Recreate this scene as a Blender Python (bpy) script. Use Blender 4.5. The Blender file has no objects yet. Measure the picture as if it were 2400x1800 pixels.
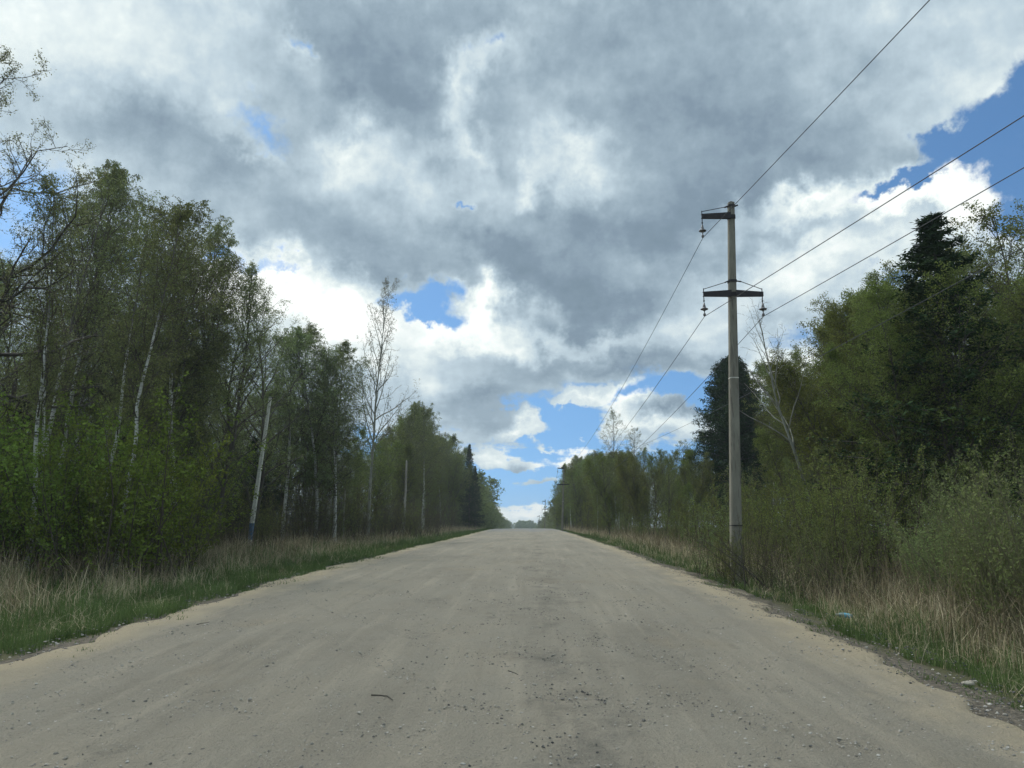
import bpy, math, random
import numpy as np
R = math.radians
C = bpy.context.scene.collection
rng = np.random.default_rng(7)
random.seed(7)

# ------------------------------------------------------------------ camera
F, CX, CY, PITCH, CAMZ = 1671.0, 1106.0, 829.5, R(10.03), 1.5
cam_d = bpy.data.cameras.new('camera'); cam = bpy.data.objects.new('camera', cam_d); C.objects.link(cam)
cam_d.sensor_width = 36; cam_d.lens = 36 * F / 2212; cam_d.clip_end = 9000; cam_d.clip_start = 0.05
cam.location = (0, 0, CAMZ); cam.rotation_euler = (R(90) + PITCH, 0, 0)
bpy.context.scene.camera = cam
vs = bpy.context.scene.view_settings
vs.view_transform = 'Standard'; vs.look = 'None'; vs.exposure = 0.0; vs.gamma = 1

def ray(u, v):
    x = (u - CX) / F; up = (CY - v) / F
    return x, math.cos(PITCH) - up * math.sin(PITCH), math.sin(PITCH) + up * math.cos(PITCH)
def P(u, v, d):                      # the place at distance d along the road seen at a spot of the photo
    x, y, z = ray(u, v)
    return x / y * d, d, CAMZ + z / y * d

# ------------------------------------------------------------------ sky and sun
SUN_AZ, SUN_EL = R(-50), R(50)
def build_world():
    w = bpy.data.worlds.new('World'); bpy.context.scene.world = w; w.use_nodes = True
    nt = w.node_tree; N = nt.nodes; L = nt.links; N.clear()
    def lk(v, s):
        if isinstance(v, (int, float)): s.default_value = v
        elif isinstance(v, tuple): s.default_value = v
        else: L.new(v, s)
    def m(op, a, b=0.0, c=0.0, clamp=False):
        n = N.new('ShaderNodeMath'); n.operation = op; n.use_clamp = clamp
        lk(a, n.inputs[0]); lk(b, n.inputs[1]); lk(c, n.inputs[2]); return n.outputs[0]
    def vm(op, a, b=(0, 0, 0), s=None):
        n = N.new('ShaderNodeVectorMath'); n.operation = op; lk(a, n.inputs[0]); lk(b, n.inputs[1])
        if s is not None: lk(s, n.inputs['Scale'])
        return n.outputs['Vector']
    def mr(v, a, b, c=0.0, d=1.0, smooth=True):
        n = N.new('ShaderNodeMapRange'); n.interpolation_type = 'SMOOTHSTEP' if smooth else 'LINEAR'
        lk(v, n.inputs[0]); n.inputs[1].default_value = a; n.inputs[2].default_value = b
        n.inputs[3].default_value = c; n.inputs[4].default_value = d; return n.outputs[0]
    def noise(vec, scale, detail=5, rough=0.55, dist=0.0, col=False):
        n = N.new('ShaderNodeTexNoise'); lk(vec, n.inputs['Vector']); n.inputs['Scale'].default_value = scale
        n.inputs['Detail'].default_value = detail; n.inputs['Roughness'].default_value = rough; n.inputs['Distortion'].default_value = dist
        return n.outputs['Color'] if col else n.outputs['Fac']
    tc = N.new('ShaderNodeTexCoord'); D = vm('NORMALIZE', tc.outputs['Generated'])
    sp = N.new('ShaderNodeSeparateXYZ'); L.new(D, sp.inputs[0]); dx, dy, dz = sp.outputs
    az = m('ARCTAN2', dx, dy); el = m('ARCSINE', dz)
    cb = N.new('ShaderNodeCombineXYZ'); L.new(az, cb.inputs[0]); L.new(el, cb.inputs[1]); AE = cb.outputs[0]
    # cloud layer coordinates: the ray met with a level layer, so clouds flatten towards the horizon
    zz = m('ADD', m('MAXIMUM', dz, 0.0), 0.16)
    cb2 = N.new('ShaderNodeCombineXYZ'); L.new(m('DIVIDE', dx, zz), cb2.inputs[0]); L.new(m('DIVIDE', dy, zz), cb2.inputs[1])
    PL = cb2.outputs[0]
    wob = vm('SUBTRACT', noise(AE, 7.0, 6, 0.62, col=True), (0.5, 0.5, 0.5))
    wob2 = vm('SUBTRACT', noise(AE, 24.0, 6, 0.6, col=True), (0.5, 0.5, 0.5))
    sc = mr(el, 0.0, 0.3, 0.35, 1.0)
    W = vm('ADD', AE, vm('SCALE', vm('ADD', vm('SCALE', wob, s=0.16), vm('SCALE', wob2, s=0.07)), s=sc))
    def field(blobs, start):
        acc = start
        for (u, v, ru, rv, rot, amt) in blobs:
            x, y, z = ray(u, v); a = math.atan2(x, y); e = math.atan2(z, math.hypot(x, y))
            mp = N.new('ShaderNodeMapping'); mp.vector_type = 'TEXTURE'
            mp.inputs['Location'].default_value = (a, e, 0); mp.inputs['Rotation'].default_value = (0, 0, R(rot))
            k = 1.75 / F
            mp.inputs['Scale'].default_value = (ru * k, rv * k, 1); L.new(W, mp.inputs[0])
            g = N.new('ShaderNodeTexGradient'); g.gradient_type = 'QUADRATIC_SPHERE' if False else 'SPHERICAL'; L.new(mp.outputs[0], g.inputs[0])
            s = m('SMOOTHSTEP' if False else 'POWER', g.outputs['Fac'], 1.3)
            acc = m('MULTIPLY_ADD', s, amt, acc)
        return acc
    holes = [  # where blue shows through: cover < 0
        (2190, 285, 180, 80, 28, -1.7), (2235, 400, 120, 60, 20, -1.2), (1925, 408, 80, 20, 12, -1.1), (2040, 300, 50, 30, 0, -.7),
        (615, 575, 110, 30, -24, -1.2), (480, 540, 60, 30, -10, -1.0), (900, 655, 85, 42, -15, -1.3), (930, 690, 40, 18, 0, -.6),
        (1250, 905, 170, 75, 12, -1.3), (1160, 960, 140, 60, 0, -1.2), (1130, 1045, 200, 70, 0, -1.6), (1500, 990, 160, 30, 0, -.9), (1500, 838, 150, 30, 8, -1.1), (1540, 880, 80, 60, 0, -.7),
        (1220, 1080, 90, 60, 0, -.9), (1050, 1020, 60, 25, 0, -.5), (1450, 985, 120, 30, 0, -.7),
        (560, 245, 80, 42, 0, -.66), (655, 88, 32, 22, 0, -.66), (1015, 435, 12, 18, 0, -.75), (1045, 130, 70, 30, -10, -.62),
        (60, 400, 150, 110, 0, -.75), (20, 520, 90, 60, 0, -.6), (1790, 720, 90, 26, 15, -.9), (1960, 620, 120, 45, 10, -.8), (330, 560, 120, 30, 0, -.7),
        (1100, 470, 30, 20, 0, -.3), (830, 960, 110, 50, 0, -.8), (560, 300, 50, 20, 20, -.3)]
    caps = [  # cloud standing inside or in front of the gaps: cover > 0
        (2060, 410, 110, 55, 12, .9), (1225, 985, 62, 27, 14, 1.6), (1380, 905, 95, 40, -5, 1.3), (1270, 858, 80, 16, 10, 1.2), (1130, 1108, 110, 26, 0, 1.2),
        (1125, 930, 80, 28, 0, 2.0), (1055, 985, 70, 22, 0, 2.0), (1165, 1045, 70, 14, 0, 2.0), (1120, 1008, 30, 15, 0, 2.0), (1290, 1000, 60, 25, 0, 1.6), (1180, 965, 60, 10, 0, 1.2), (1330, 935, 50, 35, 0, .5), (1075, 925, 80, 26, 0, .5),
        (660, 660, 180, 85, -22, 1.1), (1170, 1000, 20, 14, 0, .5)]
    n1 = noise(PL, 1.15, 7, 0.58); n2 = noise(PL, 3.6, 6, 0.55); n3 = noise(AE, 16.0, 6, 0.6)
    n4 = noise(AE, 38.0, 6, 0.6)
    cov = m('MULTIPLY_ADD', n1, 0.6, 0.43)
    cov = m('MULTIPLY_ADD', n3, 0.95, m('SUBTRACT', cov, 0.46))
    low = mr(el, R(2), R(17), 1.0, 0.0)
    cov = m('MULTIPLY_ADD', m('MULTIPLY', m('SUBTRACT', n2, .5), low), 3.0, cov); cov = m('MULTIPLY_ADD', m('MULTIPLY', m('SUBTRACT', n4, .5), low), 1.3, cov)
    cov = field(holes + caps, cov)
    cover = mr(cov, -0.08, 0.44)
    bright = [
        (0, 0, 300, 240, 0, .42), (330, 140, 190, 70, 0, .12), (300, 20, 350, 60, 0, .04), (1000, 195, 42, 74, -32, .5), (1010, 285, 50, 36, 0, .45), (770, 305, 90, 40, 15, .34),
        (1150, 400, 40, 34, 40, .36), (1240, 345, 100, 44, -10, .42), (890, 370, 260, 50, 0, .2), (1100, 130, 90, 50, 20, .2), (480, 230, 60, 50, 0, .22), (560, 300, 80, 20, 0, .2), (640, 100, 30, 40, 0, .25),
        (650, 660, 210, 85, -18, .75), (510, 590, 90, 60, 0, .6), (1010, 700, 130, 42, 8, .75), (1050, 645, 42, 45, 0, .55), (1110, 740, 150, 26, 0, .35), (760, 650, 80, 60, 0, .45),
        (930, 850, 45, 36, 0, .35), (830, 790, 150, 60, 0, .3), (1040, 800, 60, 40, 0, .2),
        (1750, 440, 150, 34, 6, .75), (2065, 405, 110, 52, 12, 1.0), (2190, 440, 100, 50, 0, .5), (1930, 450, 80, 26, 0, .45), (1750, 590, 260, 50, 8, .3), (1690, 800, 70, 50, 0, .75), (1840, 560, 200, 60, 0, .2),
        (1350, 880, 40, 30, 0, .8), (1390, 925, 120, 18, 0, .5), (1270, 858, 80, 18, 10, .45), (1225, 985, 62, 30, 14, 1.0), (1120, 930, 60, 22, 15, .6), (1130, 1105, 120, 24, 0, .6), (1560, 700, 120, 40, 0, .25), (1330, 745, 60, 20, 0, .15),
        (2100, 130, 260, 100, 0, .25), (1950, 60, 200, 60, 0, .15), (1060, 985, 60, 18, 0, .45)]
    dark = [
        (900, 40, 260, 90, 0, -.25), (1330, 90, 300, 100, 10, -.22), (1520, 260, 330, 150, 10, -.3), (1730, 340, 230, 80, 18, -.28), (290, 270, 230, 80, 10, -.3), (860, 190, 200, 90, -20, -.3), (420, 330, 200, 60, 0, -.12),
        (1080, 540, 420, 60, 5, -.2), (1180, 610, 200, 60, -8, -.42), (1270, 660, 160, 40, 0, -.32), (680, 470, 220, 60, 0, -.15), (1260, 710, 110, 30, 0, -.3), (1330, 792, 300, 30, 0, -.36), (1050, 870, 150, 44, 0, -.36),
        (1430, 500, 200, 80, 0, -.12), (1020, 250, 60, 50, 0, -.1), (1430, 890, 90, 18, 0, -.35), (1100, 955, 60, 12, 0, -.3), (1700, 520, 160, 20, 5, -.15), (1960, 500, 110, 26, 10, -.25), (1200, 470, 180, 40, -10, -.15), (1080, 1010, 60, 8, 0, -.25)]
    B = m('MULTIPLY_ADD', n2, 0.58, -0.10)
    B = m('MULTIPLY_ADD', n3, 0.42, B)
    B = m('MULTIPLY_ADD', n4, 0.34, B)
    B = m('MULTIPLY_ADD', m('SUBTRACT', n1, 0.5), 0.5, B)
    B = field(bright + dark, B)
    B = m('ADD', B, mr(cov, 0.3, 0.75, 0.09, 0.0))          # thin edges are lit through
    B = m('MULTIPLY_ADD', B, .87, .025); rp = N.new('ShaderNodeValToRGB'); L.new(B, rp.inputs[0]); e = rp.color_ramp.elements
    stops = [(0.0, (.180, .255, .315)), (.22, (.232, .315, .395)), (.42, (.355, .46, .54)), (.62, (.54, .66, .735)), (.84, (.82, .91, .91)), (1.0, (1.04, 1.08, 1.05))]
    e[0].position = 0; e[0].color = (*stops[0][1], 1); e[1].position = 1; e[1].color = (*stops[-1][1], 1)
    for p_, c_ in stops[1:-1]:
        q = e.new(p_); q.color = (*c_, 1)
    cloud = vm('SCALE', rp.outputs[0], s=10.0)              # background strength is 0.1
    sky = N.new('ShaderNodeTexSky'); sky.sky_type = 'NISHITA'; sky.sun_disc = False
    sky.sun_elevation = SUN_EL; sky.sun_rotation = SUN_AZ; sky.air_density = 1.0; sky.dust_density = 0.6; sky.ozone_density = 1.6
    lift = N.new('ShaderNodeCombineXYZ'); L.new(dx, lift.inputs[0]); L.new(dy, lift.inputs[1]); L.new(m('MULTIPLY_ADD', dz, .85, .17), lift.inputs[2]); L.new(lift.outputs[0], sky.inputs[0])
    blue = vm('MULTIPLY', sky.outputs[0], (SKYR, SKYG, SKYB))
    mx = N.new('ShaderNodeMix'); mx.data_type = 'RGBA'; L.new(cover, mx.inputs[0]); L.new(blue, mx.inputs[6]); L.new(cloud, mx.inputs[7])
    # veil round the hidden sun, high and to the left of the frame
    sd = (math.sin(SUN_AZ) * math.cos(SUN_EL), math.cos(SUN_AZ) * math.cos(SUN_EL), math.sin(SUN_EL))
    dn = N.new('ShaderNodeVectorMath'); dn.operation = 'DOT_PRODUCT'; L.new(D, dn.inputs[0]); dn.inputs[1].default_value = sd
    glow = m('MULTIPLY', m('POWER', mr(dn.outputs['Value'], 0.0, 1.0, 0.0, 1.0, False), 70.0), GLOW)
    fin = vm('ADD', mx.outputs[2], vm('SCALE', (1.0, .98, .93), s=glow))
    # high cloud overhead and behind is brighter than the bases seen ahead
    over = mr(el, R(38), R(75), 1.0, OVER); fin = vm('SCALE', fin, s=over)
    bg = N.new('ShaderNodeBackground'); bg.inputs[1].default_value = 0.1; L.new(fin, bg.inputs[0])
    out = N.new('ShaderNodeOutputWorld'); L.new(bg.outputs[0], out.inputs[0])
    w.cycles.sampling_method = 'MANUAL'; w.cycles.sample_map_resolution = 512
SKYR, SKYG, SKYB, GLOW, OVER = .85, 1.22, 1.42, 120.0, 2.0
build_world()
sun_d = bpy.data.lights.new('sun', 'SUN'); sun_d.energy = 1.4; sun_d.angle = R(12); sun_d.color = (1, .96, .89)
sun = bpy.data.objects.new('sun', sun_d); C.objects.link(sun)
sun.rotation_euler = (R(90) - SUN_EL, 0, -SUN_AZ + R(180))   # light travels from the sun's azimuth
sun.location = (-40, 40, 60)

# ------------------------------------------------------------------ helpers
def tag(o, label=None, cat=None, group=None, kind=None):
    if label: o['label'] = label
    if cat: o['category'] = cat
    if group: o['group'] = group
    if kind: o['kind'] = kind
    return o
def empty(name, loc=(0, 0, 0), rz=0.0):
    o = bpy.data.objects.new(name, None); C.objects.link(o); o.location = loc; o.rotation_euler = (0, 0, rz); o.empty_display_size = .2
    return o
class Geo:
    def __init__(s): s.v = []; s.f = []; s.m = []; s.n = 0
    def add(s, v, f, mi=0):
        v = np.asarray(v, np.float32).reshape(-1, 3); f = np.asarray(f, np.int32).reshape(-1, 4)
        s.v.append(v); s.f.append(f + s.n); s.m.append(np.full(len(f), mi, np.int32)); s.n += len(v)
    def arrays(s): return np.concatenate(s.v), np.concatenate(s.f), np.concatenate(s.m)
    def mesh(s, name, mats, smooth=True):
        return mesh_np(name, *s.arrays(), mats, smooth)
def mesh_np(name, v, f, mi, mats, smooth=True):
    me = bpy.data.meshes.new(name); nf = len(f)
    me.vertices.add(len(v)); me.vertices.foreach_set('co', v.astype(np.float32).ravel())
    me.loops.add(nf * 4); me.loops.foreach_set('vertex_index', f.ravel().astype(np.int32))
    me.polygons.add(nf); me.polygons.foreach_set('loop_start', np.arange(nf, dtype=np.int32) * 4)
    for mt in mats: me.materials.append(mt)
    me.polygons.foreach_set('material_index', mi.astype(np.int32))
    me.polygons.foreach_set('use_smooth', np.full(nf, smooth))
    me.update(calc_edges=True); return me
def obj(name, me, parent=None, loc=None):
    o = bpy.data.objects.new(name, me); C.objects.link(o)
    if parent: o.parent = parent
    if loc: o.location = loc
    return o
def norm(a): return a / np.maximum(np.linalg.norm(a, axis=-1, keepdims=True), 1e-9)

# ------------------------------------------------------------------ materials
def mat(name):
    mt = bpy.data.materials.new(name); mt.use_nodes = True; nt = mt.node_tree
    return mt, nt, nt.nodes, nt.links, nt.nodes['Principled BSDF']
def ramp(N, L, src, stops):
    r = N.new('ShaderNodeValToRGB'); L.new(src, r.inputs[0]); e = r.color_ramp.elements
    e[0].position = stops[0][0]; e[0].color = (*stops[0][1], 1); e[1].position = stops[-1][0]; e[1].color = (*stops[-1][1], 1)
    for p_, c_ in stops[1:-1]:
        q = e.new(p_); q.color = (*c_, 1)
    return r.outputs[0]
def tnoise(N, L, vec, scale, detail=4, rough=.55, stretch=None):
    if stretch:
        mp = N.new('ShaderNodeMapping'); mp.inputs['Scale'].default_value = stretch; L.new(vec, mp.inputs[0]); vec = mp.outputs[0]
    n = N.new('ShaderNodeTexNoise'); L.new(vec, n.inputs['Vector']); n.inputs['Scale'].default_value = scale
    n.inputs['Detail'].default_value = detail; n.inputs['Roughness'].default_value = rough; return n.outputs['Fac']
def mixc(N, L, f, a, b, mode='MIX'):
    n = N.new('ShaderNodeMix'); n.data_type = 'RGBA'; n.blend_type = mode
    for v, s in ((f, n.inputs[0]), (a, n.inputs[6]), (b, n.inputs[7])):
        if isinstance(v, (int, float)): s.default_value = v
        elif isinstance(v, tuple): s.default_value = (*v, 1) if len(v) == 3 else v
        else: L.new(v, s)
    return n.outputs[2]
def mth(N, L, op, a, b=0.0, c=0.0, clamp=False):
    n = N.new('ShaderNodeMath'); n.operation = op; n.use_clamp = clamp
    for v, s in ((a, n.inputs[0]), (b, n.inputs[1]), (c, n.inputs[2])):
        if isinstance(v, (int, float)): s.default_value = v
        else: L.new(v, s)
    return n.outputs[0]
def bump(N, L, h, strength, dist, b):
    n = N.new('ShaderNodeBump'); n.inputs['Strength'].default_value = strength; n.inputs['Distance'].default_value = dist
    L.new(h, n.inputs['Height']); L.new(n.outputs[0], b.inputs['Normal'])

def leaf_mat(name, cols, trans=0.42):
    mt, nt, N, L, b = mat(name); N.remove(b); out = N['Material Output']
    g = N.new('ShaderNodeNewGeometry'); oi = N.new('ShaderNodeObjectInfo'); tc = N.new('ShaderNodeTexCoord')
    c = ramp(N, L, g.outputs['Random Per Island'], [(i / (len(cols) - 1), k) for i, k in enumerate(cols)])
    cl = tnoise(N, L, tc.outputs['Object'], 1.1, 2)
    c = mixc(N, L, mth(N, L, 'MULTIPLY', mth(N, L, 'SUBTRACT', cl, .35, clamp=True), 1.6), c, tuple(k * 1.35 for k in cols[-1]))
    hs = N.new('ShaderNodeHueSaturation'); L.new(c, hs.inputs['Color'])
    L.new(mth(N, L, 'MULTIPLY_ADD', oi.outputs['Random'], .04, .48), hs.inputs['Hue'])
    L.new(mth(N, L, 'MULTIPLY_ADD', oi.outputs['Random'], .45, .78), hs.inputs['Value'])
    d = N.new('ShaderNodeBsdfDiffuse'); t = N.new('ShaderNodeBsdfTranslucent'); ms = N.new('ShaderNodeMixShader')
    L.new(hs.outputs[0], d.inputs[0]); L.new(hs.outputs[0], t.inputs[0]); ms.inputs[0].default_value = trans
    L.new(d.outputs[0], ms.inputs[1]); L.new(t.outputs[0], ms.inputs[2]); L.new(ms.outputs[0], out.inputs[0])
    return mt
def bark_mat(name, a, b_, scale=6.0, stretch=(1, 1, .25)):
    mt, nt, N, L, b = mat(name); tc = N.new('ShaderNodeTexCoord')
    n = tnoise(N, L, tc.outputs['Object'], scale, 5, .65, stretch)
    L.new(ramp(N, L, n, [(.3, a), (.7, b_)]), b.inputs['Base Color']); b.inputs['Roughness'].default_value = .9
    b.inputs['Specular IOR Level'].default_value = .2
    return mt
def birch_mat():
    mt, nt, N, L, b = mat('birch_bark'); tc = N.new('ShaderNodeTexCoord')
    n = tnoise(N, L, tc.outputs['Object'], 3.2, 4, .6, (1.2, 1.2, 5.5)); n2 = tnoise(N, L, tc.outputs['Object'], 1.3, 4, .6, (1.5, 1.5, 1.0))
    white = ramp(N, L, n2, [(.3, (.42, .42, .38)), (.7, (.66, .66, .62))])
    marks = mth(N, L, 'MULTIPLY', mth(N, L, 'SUBTRACT', n, .54, clamp=True), 12.0, clamp=True)
    sp = N.new('ShaderNodeSeparateXYZ'); L.new(tc.outputs['Object'], sp.inputs[0])
    hi = mth(N, L, 'MULTIPLY', mth(N, L, 'SUBTRACT', sp.outputs[2], 6.5, clamp=True), 1.0, clamp=True)
    c = mixc(N, L, marks, white, (.035, .033, .03))
    c = mixc(N, L, hi, c, (.10, .09, .075))
    L.new(c, b.inputs['Base Color']); b.inputs['Roughness'].default_value = .75
    return mt
M = {}
M['birch'] = birch_mat()
M['bark'] = bark_mat('grey_brown_bark', (.045, .04, .033), (.12, .11, .09))
M['aspen'] = bark_mat('pale_aspen_bark', (.12, .125, .10), (.30, .30, .25))
M['twig'] = bark_mat('twig_bark', (.05, .04, .032), (.10, .085, .065))
M['dead'] = bark_mat('dead_wood', (.22, .20, .17), (.42, .40, .35))
M['withy'] = bark_mat('willow_stem_bark', (.09, .085, .05), (.20, .19, .11))
M['l_birch'] = leaf_mat('birch_leaf', [(.085, .108, .038), (.135, .165, .058), (.21, .25, .10)])
M['l_oak'] = leaf_mat('young_oak_leaf', [(.12, .115, .06), (.18, .18, .085), (.22, .22, .11)])
M['l_alder'] = leaf_mat('alder_leaf', [(.068, .088, .022), (.12, .152, .038), (.20, .245, .07)])
M['l_willow'] = leaf_mat('willow_leaf', [(.075, .098, .034), (.125, .155, .058), (.21, .25, .10)])
M['l_bright'] = leaf_mat('bird_cherry_leaf', [(.06, .095, .016), (.11, .16, .028), (.20, .27, .055)])
M['l_olive'] = leaf_mat('opening_leaf', [(.07, .078, .023), (.115, .125, .036), (.19, .21, .065)])
M['needle'] = leaf_mat('spruce_needles', [(.016, .028, .012), (.026, .042, .018), (.042, .062, .026)], .1)

# ------------------------------------------------------------------ plants
def paths(start, dr, length, n, wander, grav, rg):
    Nn = len(start); pts = np.zeros((Nn, n + 1, 3)); pts[:, 0] = start; d = norm(dr.copy())
    step = (length / n)[:, None]
    for i in range(n):
        d = d + rg.normal(0, wander, (Nn, 3)); d[:, 2] += grav; d = norm(d); pts[:, i + 1] = pts[:, i] + d * step
    return pts
def tubes(g, pts, r0, r1, sides, mi=0, power=1.0):
    Nn, n1, _ = pts.shape
    t = norm(np.gradient(pts, axis=1)); ref = np.where(np.abs(t[..., 2:3]) > .9, np.array([1., 0, 0]), np.array([0, 0, 1.]))
    ref = np.broadcast_to(ref[:, :1], t.shape)
    a = norm(np.cross(t, ref)); b = np.cross(t, a)
    s = (np.linspace(0, 1, n1) ** power)[None, :, None]; r = (np.asarray(r0)[:, None, None] * (1 - s) + np.asarray(r1)[:, None, None] * s)
    an = np.arange(sides) / sides * 2 * math.pi
    ring = pts[:, :, None, :] + r[..., None] * (a[:, :, None, :] * np.cos(an)[None, None, :, None] + b[:, :, None, :] * np.sin(an)[None, None, :, None])
    idx = np.arange(Nn * n1 * sides).reshape(Nn, n1, sides)
    q = np.stack([idx[:, :-1], np.roll(idx[:, :-1], -1, 2), np.roll(idx[:, 1:], -1, 2), idx[:, 1:]], -1)
    g.add(ring.reshape(-1, 3), q.reshape(-1, 4), mi)
def sprout(pts, length, rad, k, t0, t1, ang, ratio, rg, shape=None, rmax=None, tp=1.0):
    Nn, n1, _ = pts.shape; n = n1 - 1
    t = t0 + (t1 - t0) * ((np.arange(k)[None, :] + rg.random((Nn, k))) / k) ** tp
    f = np.clip(t * n, 0, n - 1e-4); i = f.astype(int); w = (f - i)[..., None]
    r_ = np.arange(Nn)[:, None]
    st = pts[r_, i] * (1 - w) + pts[r_, i + 1] * w; td = norm(pts[r_, i + 1] - pts[r_, i])
    ref = np.where(np.abs(td[..., 2:3]) > .9, np.array([1., 0, 0]), np.array([0, 0, 1.])); a = norm(np.cross(td, ref)); b = np.cross(td, a)
    az = np.arange(k)[None, :] * 2.4 + rg.random((Nn, 1)) * 6.28 + rg.normal(0, .35, (Nn, k))
    side = a * np.cos(az)[..., None] + b * np.sin(az)[..., None]
    th = np.radians(ang[0] + (ang[1] - ang[0]) * t + rg.normal(0, 6, (Nn, k)))[..., None]
    d = td * np.cos(th) + side * np.sin(th)
    sh = shape(t) if shape else 1 - .55 * t
    ln = length[:, None] * ratio * sh * rg.uniform(.75, 1.2, (Nn, k)); rr = np.minimum(rad[:, None] * (1 - .8 * t) * .55, ln * .03)
    return st.reshape(-1, 3), d.reshape(-1, 3), ln.ravel(), np.maximum(rr.ravel(), .004)
def scatter(g, pts, per, size, rg, t0=.15, jitter=.05, mi=1, down=.2, aspect=.62):
    Nn, n1, _ = pts.shape; n = n1 - 1
    t = rg.uniform(t0, 1, (Nn, per)); f = np.clip(t * n, 0, n - 1e-4); i = f.astype(int); w = (f - i)[..., None]; r_ = np.arange(Nn)[:, None]
    c = (pts[r_, i] * (1 - w) + pts[r_, i + 1] * w).reshape(-1, 3) + rg.normal(0, jitter, (Nn * per, 3))
    Mx = len(c); a = rg.normal(0, 1, (Mx, 3)); a[:, 2] -= down; a = norm(a); b = norm(np.cross(a, rg.normal(0, 1, (Mx, 3))))
    s = size * rg.uniform(.6, 1.35, (Mx, 1)); a = a * s; b = b * s * aspect * .5
    v = np.stack([c, c + a * .5 + b, c + a, c + a * .5 - b], 1)
    g.add(v.reshape(-1, 3), np.arange(Mx * 4).reshape(Mx, 4), mi)

def tree(name, seed, H=12., r0=.11, bark='bark', leaf='l_birch', twander=.035, lean=0.0, tgrav=.02, forks=0,
         tpath=None, k1=30, t0=.3, ang1=(55, 30), len1=.26, shape1=None, w1=.12, g1=.05, k2=6, len2=.5, g2=0., k3=5, len3=.55, w2=.15, w3=.15, g3=-.1,
         per=8, size=.055, jitter=.05, down=.4, tp=1.12, twig_r=1.0, aspect=.62):
    rg = np.random.default_rng(seed); gt = Geo(); gc = Geo()
    st = np.zeros((1, 3)); dr = np.array([[lean, 0, 1.]]); L0 = np.array([H * 1.0])
    tr = paths(st, dr, L0, 14, twander, tgrav, rg); sc = H / max(tr[0, -1, 2], .1); tr *= sc
    if tpath is not None:
        q = np.array(tpath, float); tt = np.linspace(0, 1, 15) ** 1.15 * q[-1, 1]; tr = np.stack([np.interp(tt, q[:, 1], q[:, 0]), .08 * np.sin(tt * .9), tt], -1)[None]
    rads = np.array([r0])
    allp, allL, allR = tr, L0, rads
    if forks:
        s, d, l, r = sprout(tr, L0, rads, forks, .08, .5, (22, 14), .75, rg); fk = paths(s, d, l, 14, twander * 1.3, .05, rg)
        r = np.full(len(l), r0 * .6); tubes(gt, fk, r, np.full(len(l), .008), 6)
        allp = np.concatenate([tr, fk]); allL = np.concatenate([L0, l]); allR = np.concatenate([rads, r])
    tubes(gt, tr, rads, np.array([.008]), 8, power=.9)
    shape1 = shape1 or (lambda t: np.clip(np.sin(np.clip((t - t0) / (1 - t0), 0, 1) * 2.45 + .5), .28, 1))
    s, d, l, r = sprout(allp, allL, allR, k1, t0, .985, ang1, len1, rg, shape1, tp=tp)
    p1 = paths(s, d, l, 6, w1, g1, rg); tubes(gt, p1, r * (.7 if bark == 'birch' else 1), r * .2, 4, 1)
    s, d, l, r2 = sprout(p1, l, r, k2, .15, 1., (55, 35), len2, rg); p2 = paths(s, d, l, 4, w2, g2, rg); tubes(gc, p2, r2 * .8 * twig_r, r2 * .3 * twig_r, 3)
    last = p2
    if k3:
        s, d, l, r3 = sprout(p2, l, r2, k3, .1, 1., (50, 35), len3, rg); p3 = paths(s, d, np.maximum(l, .15), 4, w3, g3, rg)
        tubes(gc, p3, np.full(len(l), .0045 * twig_r), np.full(len(l), .0025 * twig_r), 3); last = p3
    if per: scatter(gc, last, per, size, rg, jitter=jitter, down=down, aspect=aspect)
    mt = gt.mesh(name + '_trunk', [M[bark], M['twig' if bark == 'birch' else bark]]); mc = gc.mesh(name + '_crown', [M['twig' if bark != 'withy' else 'withy'], M[leaf]], smooth=False)
    top = float(np.percentile(gc.arrays()[0][:, 2], 99.7))
    return dict(name=name, H=max(H, top) if per else H, trunk=mt, crown=mc, topx=float(tr[0, -1, 0]))
def spruce(name, seed, H=14., rad=.16, width=.2, round_=False, k1=170):
    rg = np.random.default_rng(seed); gt = Geo(); gc = Geo()
    tr = paths(np.zeros((1, 3)), np.array([[0, 0, 1.]]), np.array([H]), 12, .006, .02, rg); tubes(gt, tr, np.array([rad]), np.array([.01]), 8)
    shp = (lambda t: np.clip((1 - t ** 5), .05, 1) ** .6 * (.62 + .38 * np.sin(t * 2.6 + .35))) if round_ else (lambda t: np.clip(1.02 - t, .02, 1) ** .9)
    s, d, l, r = sprout(tr, np.array([H]), np.array([rad]), k1, .08, .985, (100, 62), width, rg, shp)
    p1 = paths(s, d, l, 6, .05, .015, rg); tubes(gt, p1, r * .6, r * .2, 4)
    s, d, l2, r2 = sprout(p1, l, r, 12, .12, 1., (55, 40), .42, rg); p2 = paths(s, d, l2, 3, .06, -.06, rg); tubes(gc, p2, r2 * .3, r2 * .15, 3)
    scatter(gc, p2, 13 if not round_ else 20, .15 if not round_ else .2, rg, t0=0, jitter=.035, down=.5, aspect=.3); scatter(gc, p1, 12, .15, rg, jitter=.04, down=.3, aspect=.3)
    return dict(name=name, H=H, trunk=gt.mesh(name + '_trunk', [M['bark']]), crown=gc.mesh(name + '_crown', [M['twig'], M['needle']], smooth=False), topx=0)
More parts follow.
